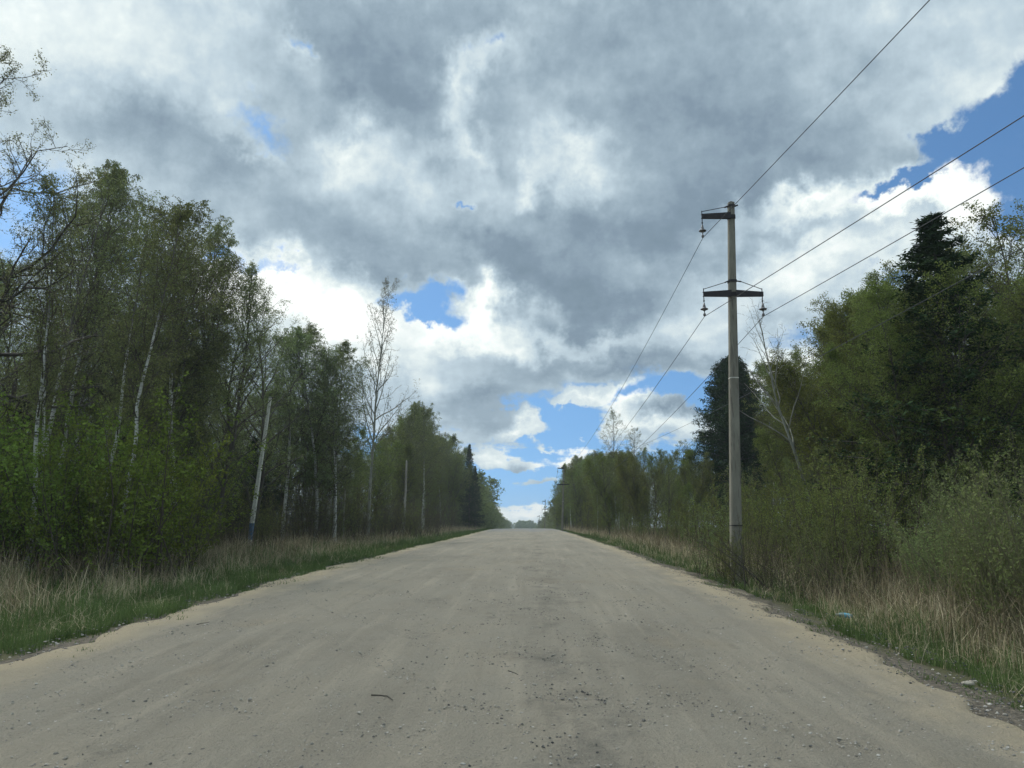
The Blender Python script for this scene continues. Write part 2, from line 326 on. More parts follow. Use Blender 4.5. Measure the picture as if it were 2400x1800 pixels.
def bush(name, seed, H=3., stems=14, spread=.5, bark='withy', leaf='l_willow', k1=9, k2=3, per=5, size=.05, lean=(0, 0), t0=.3, base=.25, r0=.016, len1=.28, g=.02):
    rg = np.random.default_rng(seed); gs = Geo(); gc = Geo()
    st = np.column_stack([rg.normal(0, base, stems), rg.normal(0, base, stems), np.full(stems, -.05)])
    d = np.column_stack([rg.normal(0, spread, stems) + lean[0], rg.normal(0, spread, stems) + lean[1], np.ones(stems)]); l = H * rg.uniform(.6, 1.1, stems)
    p = paths(st, d, l, 8, .05, g, rg); r = r0 * rg.uniform(.6, 1.3, stems); tubes(gs, p, r, r * .25, 5)
    s, d, l1, r1 = sprout(p, l, r, k1, t0, 1., (40, 28), len1, rg); p1 = paths(s, d, l1, 4, .12, .05, rg); tubes(gc, p1, np.maximum(r1 * .7, .003), r1 * .3, 3)
    last = p1
    if k2:
        s, d, l2, r2 = sprout(p1, l1, r1, k2, .15, 1., (50, 35), .5, rg); p2 = paths(s, d, l2, 3, .15, .03, rg)
        tubes(gc, p2, np.full(len(l2), .003), np.full(len(l2), .002), 3); last = p2
    if per:
        scatter(gc, last, per, size, rg, jitter=size * .5, down=0)
        if k2: scatter(gc, p1, per, size, rg, jitter=size * .5, down=0)
    return dict(name=name, H=H, trunk=gs.mesh(name + '_stems', [M[bark]]), crown=gc.mesh(name + '_foliage', [M[bark], M[leaf]], smooth=False), topx=0)

# ------------------------------------------------------------------ the lie of the land
KD = np.array([-80, 0, 7, 13, 23, 35, 60, 81, 105, 128, 155, 200, 300, 450, 700, 6000.])
KZ = np.array([0, 0, 0, .14, .25, .30, .31, .32, .33, .24, -.5, -2.3, -6.0, -10, -12.5, -14.])
_dd = np.linspace(-80, 800, 1761); _zz = np.interp(_dd, KD, KZ); _k = np.exp(-np.linspace(-2, 2, 25) ** 2); _k /= _k.sum()
_zs = np.convolve(np.pad(_zz, 12, 'edge'), _k, 'valid')
def zroad(d): return np.where(np.asarray(d) > 790, np.interp(d, KD, KZ), np.interp(d, _dd, _zs))
def cline(d): return np.interp(d, [-80, 0, 60, 120, 200, 300, 800], [-2.9, -.85, .72, 1.75, 3.2, 4.9, 13.])
LX = np.array([-400, -60, -30, -15, -12, -9, -7, -5.4, -4.6, 4.6, 5.2, 6.4, 7.6, 9, 12, 20, 60, 400.])
LZ = np.array([2.5, .6, .2, 0, -.15, -.36, -.3, -.1, 0, 0, -.08, -.3, -.42, -.35, -.05, .1, .5, 2.5])
def vnoise(x, y, s):
    return (np.sin(x * s * 1.7 + 1.3 * np.sin(y * s * 1.1 + .5)) + np.sin(y * s * 1.9 + 1.7 * np.sin(x * s * .9 + 2.)) + np.sin((x + y) * s * 2.9 + 1.1)) / 3
def ground_z(x, y):
    x = np.asarray(x, float); y = np.asarray(y, float); lat = x - cline(y)
    off = np.clip((np.abs(lat) - 4.7) / 3, 0, 1)
    return zroad(y) + np.interp(lat, LX, LZ) + off * (.05 * vnoise(x, y, 1.3) + .03 * vnoise(x, y, 3.7))
def gz(x, y): return float(ground_z(x, y))

def grid_mesh(name, X, Y, Z, mats, UV=None):
    ny, nx = X.shape; v = np.stack([X, Y, Z], -1).reshape(-1, 3); idx = np.arange(ny * nx).reshape(ny, nx)
    f = np.stack([idx[:-1, :-1], idx[:-1, 1:], idx[1:, 1:], idx[1:, :-1]], -1).reshape(-1, 4)
    me = mesh_np(name, v, f, np.zeros(len(f)), mats)
    if UV is not None:
        uv = me.uv_layers.new(name='UVMap'); uv.data.foreach_set('uv', UV.reshape(-1, 2)[f.ravel()].astype(np.float32).ravel())
    return me
def road_mat():
    mt, nt, N, L, b = mat('gravel_road'); uvn = N.new('ShaderNodeUVMap'); uvn.uv_map = 'UVMap'; uv = uvn.outputs[0]
    sp = N.new('ShaderNodeSeparateXYZ'); L.new(uv, sp.inputs[0]); lat, al = sp.outputs[0], sp.outputs[1]
    big = tnoise(N, L, uv, .38, 5, .6, (1.3, .45, 1)); med = tnoise(N, L, uv, 1.5, 6, .62, (1, .55, 1)); fine = tnoise(N, L, uv, 16, 5, .7)
    grit = tnoise(N, L, uv, 70, 3, .6)
    streak = tnoise(N, L, uv, 2.0, 5, .6, (1.6, .1, 1))
    c = ramp(N, L, big, [(.28, (.198, .180, .142)), (.5, (.268, .244, .192)), (.72, (.312, .275, .207))])
    c = mixc(N, L, mth(N, L, 'MULTIPLY', mth(N, L, 'SUBTRACT', med, .47, clamp=True), 3.0, clamp=True), c, (.275, .255, .205))
    c = mixc(N, L, mth(N, L, 'MULTIPLY', mth(N, L, 'SUBTRACT', streak, .5, clamp=True), 2.6, clamp=True), c, (.385, .34, .26))
    st2 = tnoise(N, L, uv, 1.3, 5, .65, (2.6, .07, 1)); c = mixc(N, L, mth(N, L, 'MULTIPLY', mth(N, L, 'SUBTRACT', st2, .52, clamp=True), 3.2, clamp=True), c, (.215, .193, .15))
    # worn strip a little right of the middle where old asphalt shows
    d0 = mth(N, L, 'ABSOLUTE', mth(N, L, 'SUBTRACT', lat, 1.15)); band = mth(N, L, 'SUBTRACT', 1.0, mth(N, L, 'MULTIPLY', d0, .85), clamp=True)
    pn = tnoise(N, L, uv, 1.1, 5, .7, (1, .6, 1))
    pm = mth(N, L, 'MULTIPLY', mth(N, L, 'SUBTRACT', mth(N, L, 'MULTIPLY_ADD', band, .21, pn), .66, clamp=True), 5.0, clamp=True)
    c = mixc(N, L, mth(N, L, 'MULTIPLY', pm, .75), c, (.125, .116, .096))
    fb = mth(N, L, 'SUBTRACT', fine, .5); mottled = mth(N, L, 'MULTIPLY', mth(N, L, 'SUBTRACT', fine, .56, clamp=True), 7.0, clamp=True)
    c = mixc(N, L, mth(N, L, 'MULTIPLY', mth(N, L, 'MULTIPLY', mottled, pm), .8), c, (.055, .06, .065))
    pot = tnoise(N, L, uv, .85, 5, .75, (1, .8, 1)); c = mixc(N, L, mth(N, L, 'MULTIPLY', mth(N, L, 'SUBTRACT', pot, .60, clamp=True), 7.0, clamp=True), c, (.175, .162, .13))
    clus = mth(N, L, 'MULTIPLY', mth(N, L, 'SUBTRACT', tnoise(N, L, uv, 1.9, 4, .7, (1, .6, 1)), .42, clamp=True), 5.0, clamp=True)
    peb = tnoise(N, L, uv, 38, 4, .75); pk = mth(N, L, 'MULTIPLY', mth(N, L, 'MULTIPLY', mth(N, L, 'SUBTRACT', peb, .55, clamp=True), 9.0, clamp=True), clus)
    c = mixc(N, L, mth(N, L, 'MULTIPLY', pk, .75), c, (.115, .11, .095))
    lt = mth(N, L, 'MULTIPLY', mth(N, L, 'MULTIPLY', mth(N, L, 'SUBTRACT', .43, peb, clamp=True), 9.0, clamp=True), clus); c = mixc(N, L, mth(N, L, 'MULTIPLY', lt, .7), c, (.36, .345, .30))
    c = mixc(N, L, mth(N, L, 'MULTIPLY', mottled, .3), c, (.13, .12, .10))
    c = mixc(N, L, mth(N, L, 'MULTIPLY', mth(N, L, 'SUBTRACT', grit, .58, clamp=True), 2.4, clamp=True), c, (.33, .315, .28))
    # patch of ochre sand right of the strip, sandy margins
    al_ = mth(N, L, 'ABSOLUTE', lat); sand = mth(N, L, 'MULTIPLY', mth(N, L, 'SUBTRACT', mth(N, L, 'MULTIPLY_ADD', med, 1.6, al_), 4.55, clamp=True), 1.5, clamp=True)
    c = mixc(N, L, mth(N, L, 'MULTIPLY', sand, .85), c, (.40, .335, .225))
    oc = tnoise(N, L, uv, .55, 4, .6, (1, .6, 1)); c = mixc(N, L, mth(N, L, 'MULTIPLY', mth(N, L, 'SUBTRACT', oc, .58, clamp=True), 3.0, clamp=True), c, (.27, .222, .15))
    # crumbled dark soil and asphalt edge
    en = tnoise(N, L, uv, 2.6, 6, .72, (1.4, .5, 1)); ed = mth(N, L, 'MULTIPLY', mth(N, L, 'SUBTRACT', mth(N, L, 'MULTIPLY_ADD', al_, .50, en), mth(N, L, 'MULTIPLY_ADD', mth(N, L, 'LESS_THAN', lat, 0.0),   .14, 2.73), clamp=True), 7.0, clamp=True)
    c = mixc(N, L, mth(N, L, 'MULTIPLY', ed, .85), c, (.085, .076, .06))
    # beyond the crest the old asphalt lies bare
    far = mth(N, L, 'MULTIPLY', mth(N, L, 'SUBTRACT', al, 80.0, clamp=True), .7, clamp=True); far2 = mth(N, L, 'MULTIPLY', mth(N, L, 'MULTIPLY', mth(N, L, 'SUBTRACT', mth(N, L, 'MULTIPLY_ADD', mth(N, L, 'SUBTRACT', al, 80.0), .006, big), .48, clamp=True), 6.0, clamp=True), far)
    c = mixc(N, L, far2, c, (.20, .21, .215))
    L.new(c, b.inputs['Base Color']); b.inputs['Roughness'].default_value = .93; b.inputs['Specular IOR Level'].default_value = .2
    hgt = mth(N, L, 'MULTIPLY_ADD', fine, .7, mth(N, L, 'MULTIPLY_ADD', grit, .35, mth(N, L, 'MULTIPLY', med, 1.5)))
    bump(N, L, mth(N, L, 'MULTIPLY_ADD', peb, .8, hgt), 1.0, .045, b); return mt
def ground_mat():
    mt, nt, N, L, b = mat('verge_soil'); uvn = N.new('ShaderNodeUVMap'); uvn.uv_map = 'UVMap'; uv = uvn.outputs[0]
    sp = N.new('ShaderNodeSeparateXYZ'); L.new(uv, sp.inputs[0]); al_ = mth(N, L, 'ABSOLUTE', sp.outputs[0])
    n = tnoise(N, L, uv, 1.2, 6, .65); n2 = tnoise(N, L, uv, 14, 4, .65)
    c = ramp(N, L, n, [(.3, (.055, .05, .028)), (.55, (.085, .078, .04)), (.75, (.12, .10, .06))])
    c = mixc(N, L, mth(N, L, 'MULTIPLY', n2, .5), c, (.06, .075, .03))
    s = mth(N, L, 'MULTIPLY', mth(N, L, 'SUBTRACT', 5.2, mth(N, L, 'MULTIPLY_ADD', n, 1.6, mth(N, L, 'SUBTRACT', al_, .7)), clamp=True), 3.5, clamp=True)
    soil = ramp(N, L, n2, [(.35, (.06, .052, .042)), (.6, (.15, .13, .10)), (.75, (.34, .28, .19))])
    c = mixc(N, L, s, c, soil)
    L.new(c, b.inputs['Base Color']); b.inputs['Roughness'].default_value = .95; b.inputs['Specular IOR Level'].default_value = .15
    bump(N, L, n2, .8, .06, b); return mt

ys = np.concatenate([np.arange(-30, 30, .5), np.arange(30, 150, 2), np.arange(150, 420, 8), np.geomspace(420, 1000, 24)])
lats = np.concatenate([-np.geomspace(700, 60, 12), np.arange(-55, -16, 3), np.arange(-16, -3.9, .4), [-3.5, 0, 3.5], np.arange(4, 16, .4), np.arange(16, 56, 3), np.geomspace(60, 700, 12)])
LA, YY = np.meshgrid(lats, ys); XX = LA + cline(YY); ZZ = ground_z(XX, YY)
ZZ = np.where(np.abs(LA) < 3.9, ZZ - .12, ZZ)
ZZ = np.where(np.abs(LA) > 450, zroad(YY) + 2.5, ZZ)
g_o = obj('ground', grid_mesh('ground', XX, YY, ZZ - .012, [ground_mat()], np.stack([LA, YY], -1))); tag(g_o, 'brown soil and leaf litter of the verges and wood floor', kind='structure')

ys = np.concatenate([np.arange(-12, 4, .2), np.arange(4, 22, .08), np.arange(22, 50, .25), np.arange(50, 130, 1.), np.arange(130, 460, 6.)])
t = np.linspace(-1, 1, 97); LA, YY = np.meshgrid(t, ys)
def wob(y, ph): return .16 * np.sin(y * .35 + ph) + .10 * np.sin(y * 1.1 + 2 * ph) + .07 * np.sin(y * 2.9 + ph * 3) + .05 * np.sin(y * 6.3 + ph)
LA = np.where(LA < 0, LA * (4.80 + 1.1 * wob(YY, .7)), LA * (4.75 + 1.3 * wob(YY, 2.1)))
XX = LA + cline(YY)
ZZ = zroad(YY) + np.where(np.abs(LA) > 4.3, -(np.abs(LA) - 4.3) * .045, 0) + .03 * (1 - (np.abs(LA) / 4.8) ** 2)
ZZ += .018 * vnoise(LA * 1.0, YY * .6, 2.3) + .010 * vnoise(LA, YY, 6.1) + rng.normal(0, .0022, LA.shape) + .012 * np.exp(-((np.abs(LA) - 4.25) / .25) ** 2) * (1 + vnoise(LA, YY, 4.))
edge = np.abs(t) > .995; ZZ[:, edge] -= .10
r_o = obj('road', grid_mesh('road', XX, YY, ZZ + .015, [road_mat()], np.stack([LA, YY], -1))); tag(r_o, 'beige gravel road with sandy edges running to the crest', kind='structure')

# ------------------------------------------------------------------ grass, stones
def blade_mat(name, cols, trans=.25):
    return leaf_mat(name, cols, trans)
M['dry'] = blade_mat('dry_straw', [(.18, .145, .075), (.33, .28, .16), (.48, .42, .26), (.60, .54, .37)])
M['green'] = blade_mat('fresh_grass', [(.055, .10, .035), (.09, .145, .045), (.14, .20, .075)])
M['cane'] = blade_mat('dry_brown_stalk', [(.085, .068, .04), (.17, .142, .085), (.30, .255, .165)])
def blades(name, matn, n, y0, y1, lat0, lat1, h0, h1, w0, seed, thr=-.4, bend=.35, ns=.9, wk=.55, tilt=.12, rag=0.0, side_w=None):
    rg = np.random.default_rng(seed)
    y = y0 * (y1 / y0) ** rg.random(n); a = rg.random(n)
    if side_w: a = a ** side_w
    lat = lat0 + (lat1 - lat0) * a; lat = lat + np.sign(lat0) * rag * (1 - a) * (.5 + np.sin(y * .8 + seed) * .5 + .45 * np.sin(y * 2.3 + seed * 2) + .3 * np.sin(y * 5.1 + seed)); x = lat + cline(y) + .12 * np.sin(y * 3 + seed)
    keep = vnoise(x * 1.0, y * .8, ns) + .5 * vnoise(x, y, ns * 3.3) + rg.normal(0, .35, n) > thr
    # tuft the blades
    x = x + .0; cx = np.round(x / .22) * .22; cy = np.round(y / .22) * .22; f = rg.random(n) * .55
    x = x + (cx - x) * f; y = y + (cy - y) * f
    x, y = x[keep], y[keep]; n = len(x); z = ground_z(x, y) - .01
    hmod = np.clip(.75 + .5 * vnoise(x, y, .7) + .35 * vnoise(x + 3, y, 2.1), .35, 1.35)
    h = rg.uniform(h0, h1, n) * hmod; w = w0 * (np.maximum(y, 6) / 6) ** wk * rg.uniform(.6, 1.4, n)
    az = rg.random(n) * 6.283; wd = np.stack([np.cos(az), np.sin(az), np.zeros(n)], -1) * (w / 2)[:, None]
    ba = rg.random(n) * 6.283; bd = np.stack([np.cos(ba), np.sin(ba), np.zeros(n)], -1)
    b0 = rg.normal(0, tilt, n)[:, None]; b1 = (np.abs(rg.normal(0, bend, n)))[:, None]
    p0 = np.stack([x, y, z], -1); up = np.array([0, 0, 1.]); hh = h[:, None]
    p1 = p0 + up * hh * .55 + bd * hh * b0; p2 = p0 + up * hh * (1 - .35 * np.clip(b1, 0, 1.2)) + bd * hh * (b0 * 1.6 + b1)
    v = np.stack([p0 - wd, p0 + wd, p1 + wd * .8, p1 - wd * .8, p2 + wd * .25, p2 - wd * .25], 1).reshape(-1, 3)
    i = np.arange(n)[:, None] * 6; f = np.concatenate([i + np.array([[0, 1, 2, 3]]), i + np.array([[3, 2, 4, 5]])], 0)
    return v, f, matn
def grass_obj(name, sets, label):
    g = Geo(); names = []
    for v, f, mn in sets:
        if mn not in names: names.append(mn)
        g.add(v, f, names.index(mn))
    o = obj(name, g.mesh(name, [M[k] for k in names], smooth=False)); tag(o, label, 'grass', kind='stuff'); return o
GC = [('green', 1)]
def ragged(y, ph): return .35 * np.sin(y * .8 + ph) + .2 * np.sin(y * 2.3 + ph * 2) + .15 * np.sin(y * 5.1 + ph)
grass_obj('green_grass', [
    blades('gl', 'green', 110000, 5, 130, -4.7, -8.8, .09, .30, .006, 1, thr=-.35, side_w=1.25, wk=.6, rag=.35),
    blades('gl2', 'green', 90000, 5, 90, -5.8, -13, .2, .65, .007, 2, thr=-.25, wk=.6),
    blades('gl3', 'green', 26000, 5, 60, -4.15, -5.2, .02, .09, .008, 31, thr=.45, wk=.6),
    blades('gr', 'green', 70000, 3.0, 130, 5.0, 6.8, .06, .22, .0055, 3, thr=-.25, side_w=1.15, wk=.6, rag=.35),
    blades('gr3', 'green', 20000, 3.0, 60, 4.3, 5.3, .02, .08, .006, 32, thr=.5, wk=.6),
    blades('gr2', 'green', 50000, 3.0, 70, 5.6, 9.5, .2, .6, .006, 4, thr=-.15, wk=.6)], 'short fresh green grass growing along both road edges')
grass_obj('dry_grass', [
    blades('dl', 'dry', 62000, 6, 140, -6.9, -12.5, .3, 1.0, .006, 5, thr=.2, bend=.45, wk=.6),
    blades('dl2', 'dry', 16000, 5, 60, -5.2, -8.5, .15, .5, .0045, 6, thr=.2, bend=.9, tilt=.3),
    blades('dr', 'dry', 45000, 3.5, 120, 5.9, 9, .3, 1.0, .006, 8, thr=.05, bend=.45, wk=.6),
    blades('dr2', 'dry', 14000, 3.0, 50, 5.1, 7.5, .15, .5, .004, 9, thr=.2, bend=.9, tilt=.3)], 'pale dry straw standing between the green verge and the bushes')
grass_obj('dry_weed_stalks', [
    blades('cl', 'cane', 17000, 6, 140, -7.6, -13.5, .5, 1.35, .006, 10, thr=-.1, bend=.14, tilt=.22),
    blades('cr', 'cane', 26000, 4.0, 120, 6.1, 11, .5, 1.5, .006, 11, thr=-.1, bend=.14, tilt=.25)], 'brown dead weed stalks along the foot of the woods')

def stones(name, n, seed, col, y0, y1, lat0, lat1, s0, s1, label, conc=None):
    rg = np.random.default_rng(seed); y = y0 * (y1 / y0) ** rg.random(n); lat = rg.uniform(lat0, lat1, n) if conc is None else np.clip(rg.normal(conc[0], conc[1], n), lat0, lat1)
    keep = vnoise(lat * 1.3, y * .8, 1.6) + rg.normal(0, .5, n) > -.1; y, lat = y[keep], lat[keep]; n = len(y); x = lat + cline(y)
    s = s0 + (s1 - s0) * rg.random(n) ** 3.2
    z = zroad(y) + .03 * (1 - (np.abs(lat) / 4.8) ** 2) + .017 + s * .1
    base = np.array([[1, 0, 0], [0, 1, 0], [-1, 0, 0], [0, -1, 0]]) ; c4 = np.array([[.9, .25, 0], [-.2, .9, 0], [-.85, -.3, 0], [.3, -.8, 0]])
    v = np.zeros((n, 12, 3)); an = rg.random(n) * 6.28; ca, sa = np.cos(an), np.sin(an)
    for k, (rr, zz) in enumerate([(.8, -.5), (1., .05), (.45, .55)]):
        j = c4[None] * rr * rg.uniform(.65, 1.3, (n, 4, 1)); xx = j[..., 0] * ca[:, None] - j[..., 1] * sa[:, None]; yy = j[..., 0] * sa[:, None] + j[..., 1] * ca[:, None]
        v[:, k * 4:(k + 1) * 4, 0] = x[:, None] + xx * s[:, None] / 1; v[:, k * 4:(k + 1) * 4, 1] = y[:, None] + yy * s[:, None]
        v[:, k * 4:(k + 1) * 4, 2] = z[:, None] + (zz + rg.normal(0, .1, (n, 4))) * s[:, None] * .62
    q = []
    for k in range(2):
        for a in range(4): q.append([k * 4 + a, k * 4 + (a + 1) % 4, k * 4 + 4 + (a + 1) % 4, k * 4 + 4 + a])
    q.append([8, 9, 10, 11]); q = np.array(q); f = (np.arange(n)[:, None, None] * 12 + q[None]).reshape(-1, 4)
    return v.reshape(-1, 3), f
def stone_mat(name, cols):
    mt, nt, N, L, b = mat(name); g = N.new('ShaderNodeNewGeometry')
    L.new(ramp(N, L, g.outputs['Random Per Island'], [(i / (len(cols) - 1), k) for i, k in enumerate(cols)]), b.inputs['Base Color']); b.inputs['Roughness'].default_value = .9; return mt
M['stone'] = stone_mat('road_stone', [(.11, .105, .095), (.20, .19, .165), (.30, .28, .23), (.33, .31, .27), (.42, .40, .36)])
M['tar'] = stone_mat('asphalt_crumb', [(.05, .05, .05), (.085, .083, .08), (.14, .13, .115)])
g = Geo()
for a in [stones('s', 22000, 21, 0, 3.2, 40, -4.4, 4.5, .004, .020, ''), stones('s', 34000, 22, 0, 3.0, 16, -4.4, 4.4, .003, .011, ''), stones('s', 2600, 24, 0, 3.0, 40, 3.9, 5.0, .005, .022, ''), stones('s', 1300, 25, 0, 6, 40, -5.0, -4.2, .006, .026, '')]: g.add(*a, 0)
for a in [stones('s', 6000, 23, 0, 3.2, 30, -3.5, 4.4, .004, .016, '', conc=(1.2, .9)), stones('s', 5000, 26, 0, 3.0, 30, 4.25, 5.3, .005, .02, ''), stones('s', 2500, 27, 0, 5, 40, -5.1, -4.4, .005, .02, '')]: g.add(*a, 1)
tag(obj('gravel', g.mesh('gravel', [M['stone'], M['tar']], smooth=False)), 'loose stones and asphalt crumbs strewn over the road', 'gravel', kind='stuff')

# ------------------------------------------------------------------ placing plants
def place(src, x, y, H, label, cat='tree', group=None, name='tree', wx=1.0, rz=None, ly=0.0, parts=('trunk', 'crown')):
    rz = random.random() * 6.28 if rz is None else rz
    root = empty(name, (x, y, gz(x, y) - .03), rz); s = H / src['H']; root.scale = (s * wx, s * wx, s)
    if ly: root.rotation_euler = (0, ly, rz) if False else (0, 0, rz)
    if ly:
        from mathutils import Matrix
        root.rotation_mode = 'QUATERNION'; root.rotation_quaternion = (Matrix.Rotation(ly, 3, 'Y') @ Matrix.Rotation(rz, 3, 'Z')).to_quaternion()
    for pn in parts:
        me = src['trunk'] if pn in ('trunk', 'stems') else src['crown']
        obj(pn, me, root)
    tag(root, label, cat, group); return root
def at(src, u, vtop, d, label, lean=0.0, utop=None, **k):
    """tree whose foot is at column u and whose top reaches row vtop, standing d metres up the road"""
    x, y, z = P(u, 1130, d); zt = P(u, vtop, d)[2]; H = zt - gz(x, y)
    if utop: lean = math.atan2(P(utop, vtop, d)[0] - x, H) - math.atan2(src['topx'], src['H']); k['rz'] = 0
    return place(src, x, y, H, label, ly=lean, **k)

T = {}
for i in range(4):
    T['B%d' % i] = tree('weeping_birch', 100 + i, H=13, r0=.11, bark='birch', t0=.24, k1=34, ang1=(42, 26), len1=.24, k2=9, len2=.48, k3=7, len3=1.0, g2=-.08, g3=-.5, per=13, size=.06, jitter=.035, down=1.5, twander=.03)
for i in range(3):
    T['b%d' % i] = tree('slender_birch', 120 + i, H=13, r0=.10, bark='birch', t0=.36, k1=26, ang1=(38, 22), len1=.21, k2=6, len2=.5, k3=5, len3=.6, g3=-.12, per=8, size=.055, jitter=.04, down=.6, twander=.045)
for i in range(3):
    T['D%d' % i] = tree('dark_birch', 130 + i, H=13, r0=.12, bark='bark', t0=.22, k1=30, ang1=(45, 25), len1=.24, k2=7, len2=.5, k3=5, len3=.6, g3=-.12, per=8, size=.06, jitter=.05, down=.5, twander=.05, forks=1)
for i in range(4):
    T['A%d' % i] = tree('alder', 140 + i, H=10, r0=.09, bark='bark', leaf='l_alder', t0=.10, k1=36, ang1=(50, 28), len1=.27, k2=7, len2=.5, k3=5, len3=.5, g3=0, per=9, size=.065, jitter=.06, forks=2, twander=.05)
for i in range(3):
    T['G%d' % i] = tree('goat_willow', 150 + i, H=9, r0=.09, bark='bark', leaf='l_olive', t0=.08, k1=34, ang1=(48, 26), len1=.27, k2=7, len2=.5, k3=5, len3=.5, g3=0.02, per=7, size=.055, jitter=.05, forks=3, twander=.06)
for i in range(2):
    T['S%d' % i] = tree('aspen', 160 + i, H=17, r0=.14, bark='aspen', leaf='l_oak', t0=.3, k1=30, ang1=(42, 22), len1=.30, shape1=lambda t: np.clip(1.2 - t, .14, .8), k2=8, len2=.45, k3=4, len3=.5, g1=.1, g2=.08, g3=.05, per=6, size=.07, jitter=.05, twander=.03)
T['bare'] = tree('bare_tree', 170, H=9, r0=.085, bark='aspen', leaf='l_oak', t0=.45, k1=16, ang1=(38, 20), len1=.36, shape1=lambda t: np.clip(1.3 - t, .2, 1), k2=5, len2=.5, k3=3, len3=.5, g1=.08, g2=.05, per=0, twander=.035)
T['oak'] = tree('oak', 181, H=16, r0=.19, bark='bark', leaf='l_oak', t0=.25, k1=26, ang1=(75, 40), shape1=lambda t: np.clip(1.25 - .9 * t, .3, 1), len1=.40, w1=.28, g1=.06, k2=9, len2=.42, w2=.3, g2=.05, k3=8, len3=.5, w3=.35, g3=.08, per=10, size=.055, jitter=.05, twig_r=1.4, twander=.05)
T['P0'] = spruce('spruce', 190, 15, .18, .20); T['P1'] = spruce('spruce', 191, 15, .17, .17)
T['R'] = spruce('round_spruce', 192, 14, .2, .19, True, 460)
for i in range(4):
    T['W%d' % i] = bush('willow_bush', 200 + i, H=2.6, stems=20, spread=.22, k1=11, k2=3, per=4, size=.042, lean=((-.45, -.3, -.1, .2)[i], 0), t0=.3)
for i in range(3):
    T['C%d' % i] = bush('bird_cherry', 210 + i, H=5, stems=12, spread=.3, bark='twig', leaf='l_bright', k1=11, k2=4, per=5, size=.095, t0=.08, base=.5, len1=.26, r0=.022)
for i in range(3):
    T['Y%d' % i] = bush('young_alder', 220 + i, H=4, stems=16, spread=.2, bark='twig', leaf=('l_alder', 'l_olive', 'l_willow')[i], k1=11, k2=4, per=4, size=.055, t0=.12, base=.5, len1=.2, r0=.016)
for i in range(2):
    T['N%d' % i] = bush('brushwood', 230 + i, H=2, stems=26, spread=.3, bark='twig', leaf='l_olive', k1=9, k2=3, per=1, size=.035, t0=.2, base=.5, r0=.009)

# --- trees one can single out, left of the road
at(T['oak'], -50, 95, 22, 'gnarled oak with crooked limbs and tiny new leaves at the left edge', name='oak', cat='oak', rz=.4, wx=1.15)
def bare_birch(u, v, d, k, label, lean=.03, **kw): return at(T[k], u, v, d, label, lean=lean, name='birch_tree', cat='birch', **kw)
def drawn_birch(spots, vtop, d, seed, label):
    x0 = P(spots[0][0], 1130, d)[0]; z0 = gz(x0, d) - .03; pth = [(0, 0)] + [(P(u, v, d)[0] - x0, P(u, v, d)[2] - z0) for u, v in spots[1:]]
    H = P(spots[-1][0], vtop, d)[2] - z0; k = tree('crooked_birch', seed, H=H, r0=.085, bark='birch', t0=.42, k1=24, ang1=(36, 22), len1=.2, k2=7, len2=.5, k3=6, len3=.8, g2=-.05, g3=-.3, per=9, size=.055, jitter=.04, down=.9, tpath=pth)
    place(k, x0, d, H, label, name='birch_tree', cat='birch', rz=0)
drawn_birch([(252, 1160), (267, 1090), (277, 1012), (293, 982), (297, 929), (295, 889), (307, 845), (313, 812), (321, 789), (336, 712), (350, 645), (375, 540), (392, 445)], 445, 20.3, 301, 'white birch with crooked bright trunk in front of the yellow green bushes')
drawn_birch([(215, 1150), (222, 1090), (238, 985), (260, 929), (266, 862), (273, 795), (285, 690), (300, 600), (320, 480)], 470, 21.2, 302, 'straighter white birch just left of the crooked bright trunk')
drawn_birch([(68, 1150), (72, 1080), (76, 980), (78, 930), (92, 860), (98, 780), (104, 700), (110, 520), (120, 400)], 390, 21.5, 303, 'thin mottled birch stem near the left edge of the view')
bare_birch(60, 350, 26, 'b2', 'thin white stemmed birch under the branches of the gnarled oak', lean=.03)
bare_birch(110, 345, 29, 'B0', 'tall birch with full drooping crown beside the oak branches', lean=.06)
bare_birch(150, 338, 31, 'B1', 'tallest drooping birch in the left wood, right of the oak', lean=.05)
bare_birch(330, 445, 30, 'B2', 'round headed birch at the right end of the tall left group', lean=.06)
bare_birch(290, 520, 33, 'D0', 'dark stemmed birch filling the gap in the tall left group', lean=.05)
bare_birch(385, 440, 29, 'B3', 'full feathery birch crown marking the last high point of the tall left group', lean=.03, utop=392, wx=1.25)
bare_birch(400, 520, 33, 'D1', 'dark stemmed birch stepping down right of the round headed birch', lean=.04)
at(T['D2'], 470, 590, 34, 'forked dark tree with thin leaves left of the leaning white post', lean=.03, name='forked_tree', cat='tree')
at(T['D0'], 545, 640, 38, 'broad leafy tree standing right behind the leaning white post', name='forked_tree', cat='tree', wx=1.3, utop=555)
bare_birch(612, 715, 45, 'B3', 'weeping birch with misty crown just right of the leaning white post', lean=.02, wx=1.25)
bare_birch(655, 700, 47, 'B0', 'weeping birch with the highest crown between white post and lone aspen', lean=.02, rz=2.0, wx=1.35)
bare_birch(684, 722, 46, 'B2', 'weeping birch hidden among the drooping birches by the lone aspen', lean=.02, rz=3.0, wx=1.3)
bare_birch(725, 765, 46, 'B3', 'lowest weeping birch nearest the lone aspen, twigs almost to the brush', lean=.0, rz=4.0, wx=1.3)
bare_birch(705, 745, 49, 'B1', 'weeping birch with long hanging twigs left of the lone tall aspen', lean=.01, rz=1.0, wx=1.3)
at(T['S1'], 795, 592, 55, 'lone tall aspen with sparse leaves against the clouds', utop=842, name='aspen_tree', cat='aspen', wx=.82)
bare_birch(868, 862, 74, 'B2', 'birch with drooping crown right behind the pale broken snag', lean=.02)
bare_birch(912, 868, 80, 'B3', 'birch at the shoulder of the left wood where the treeline steps down', lean=.0)
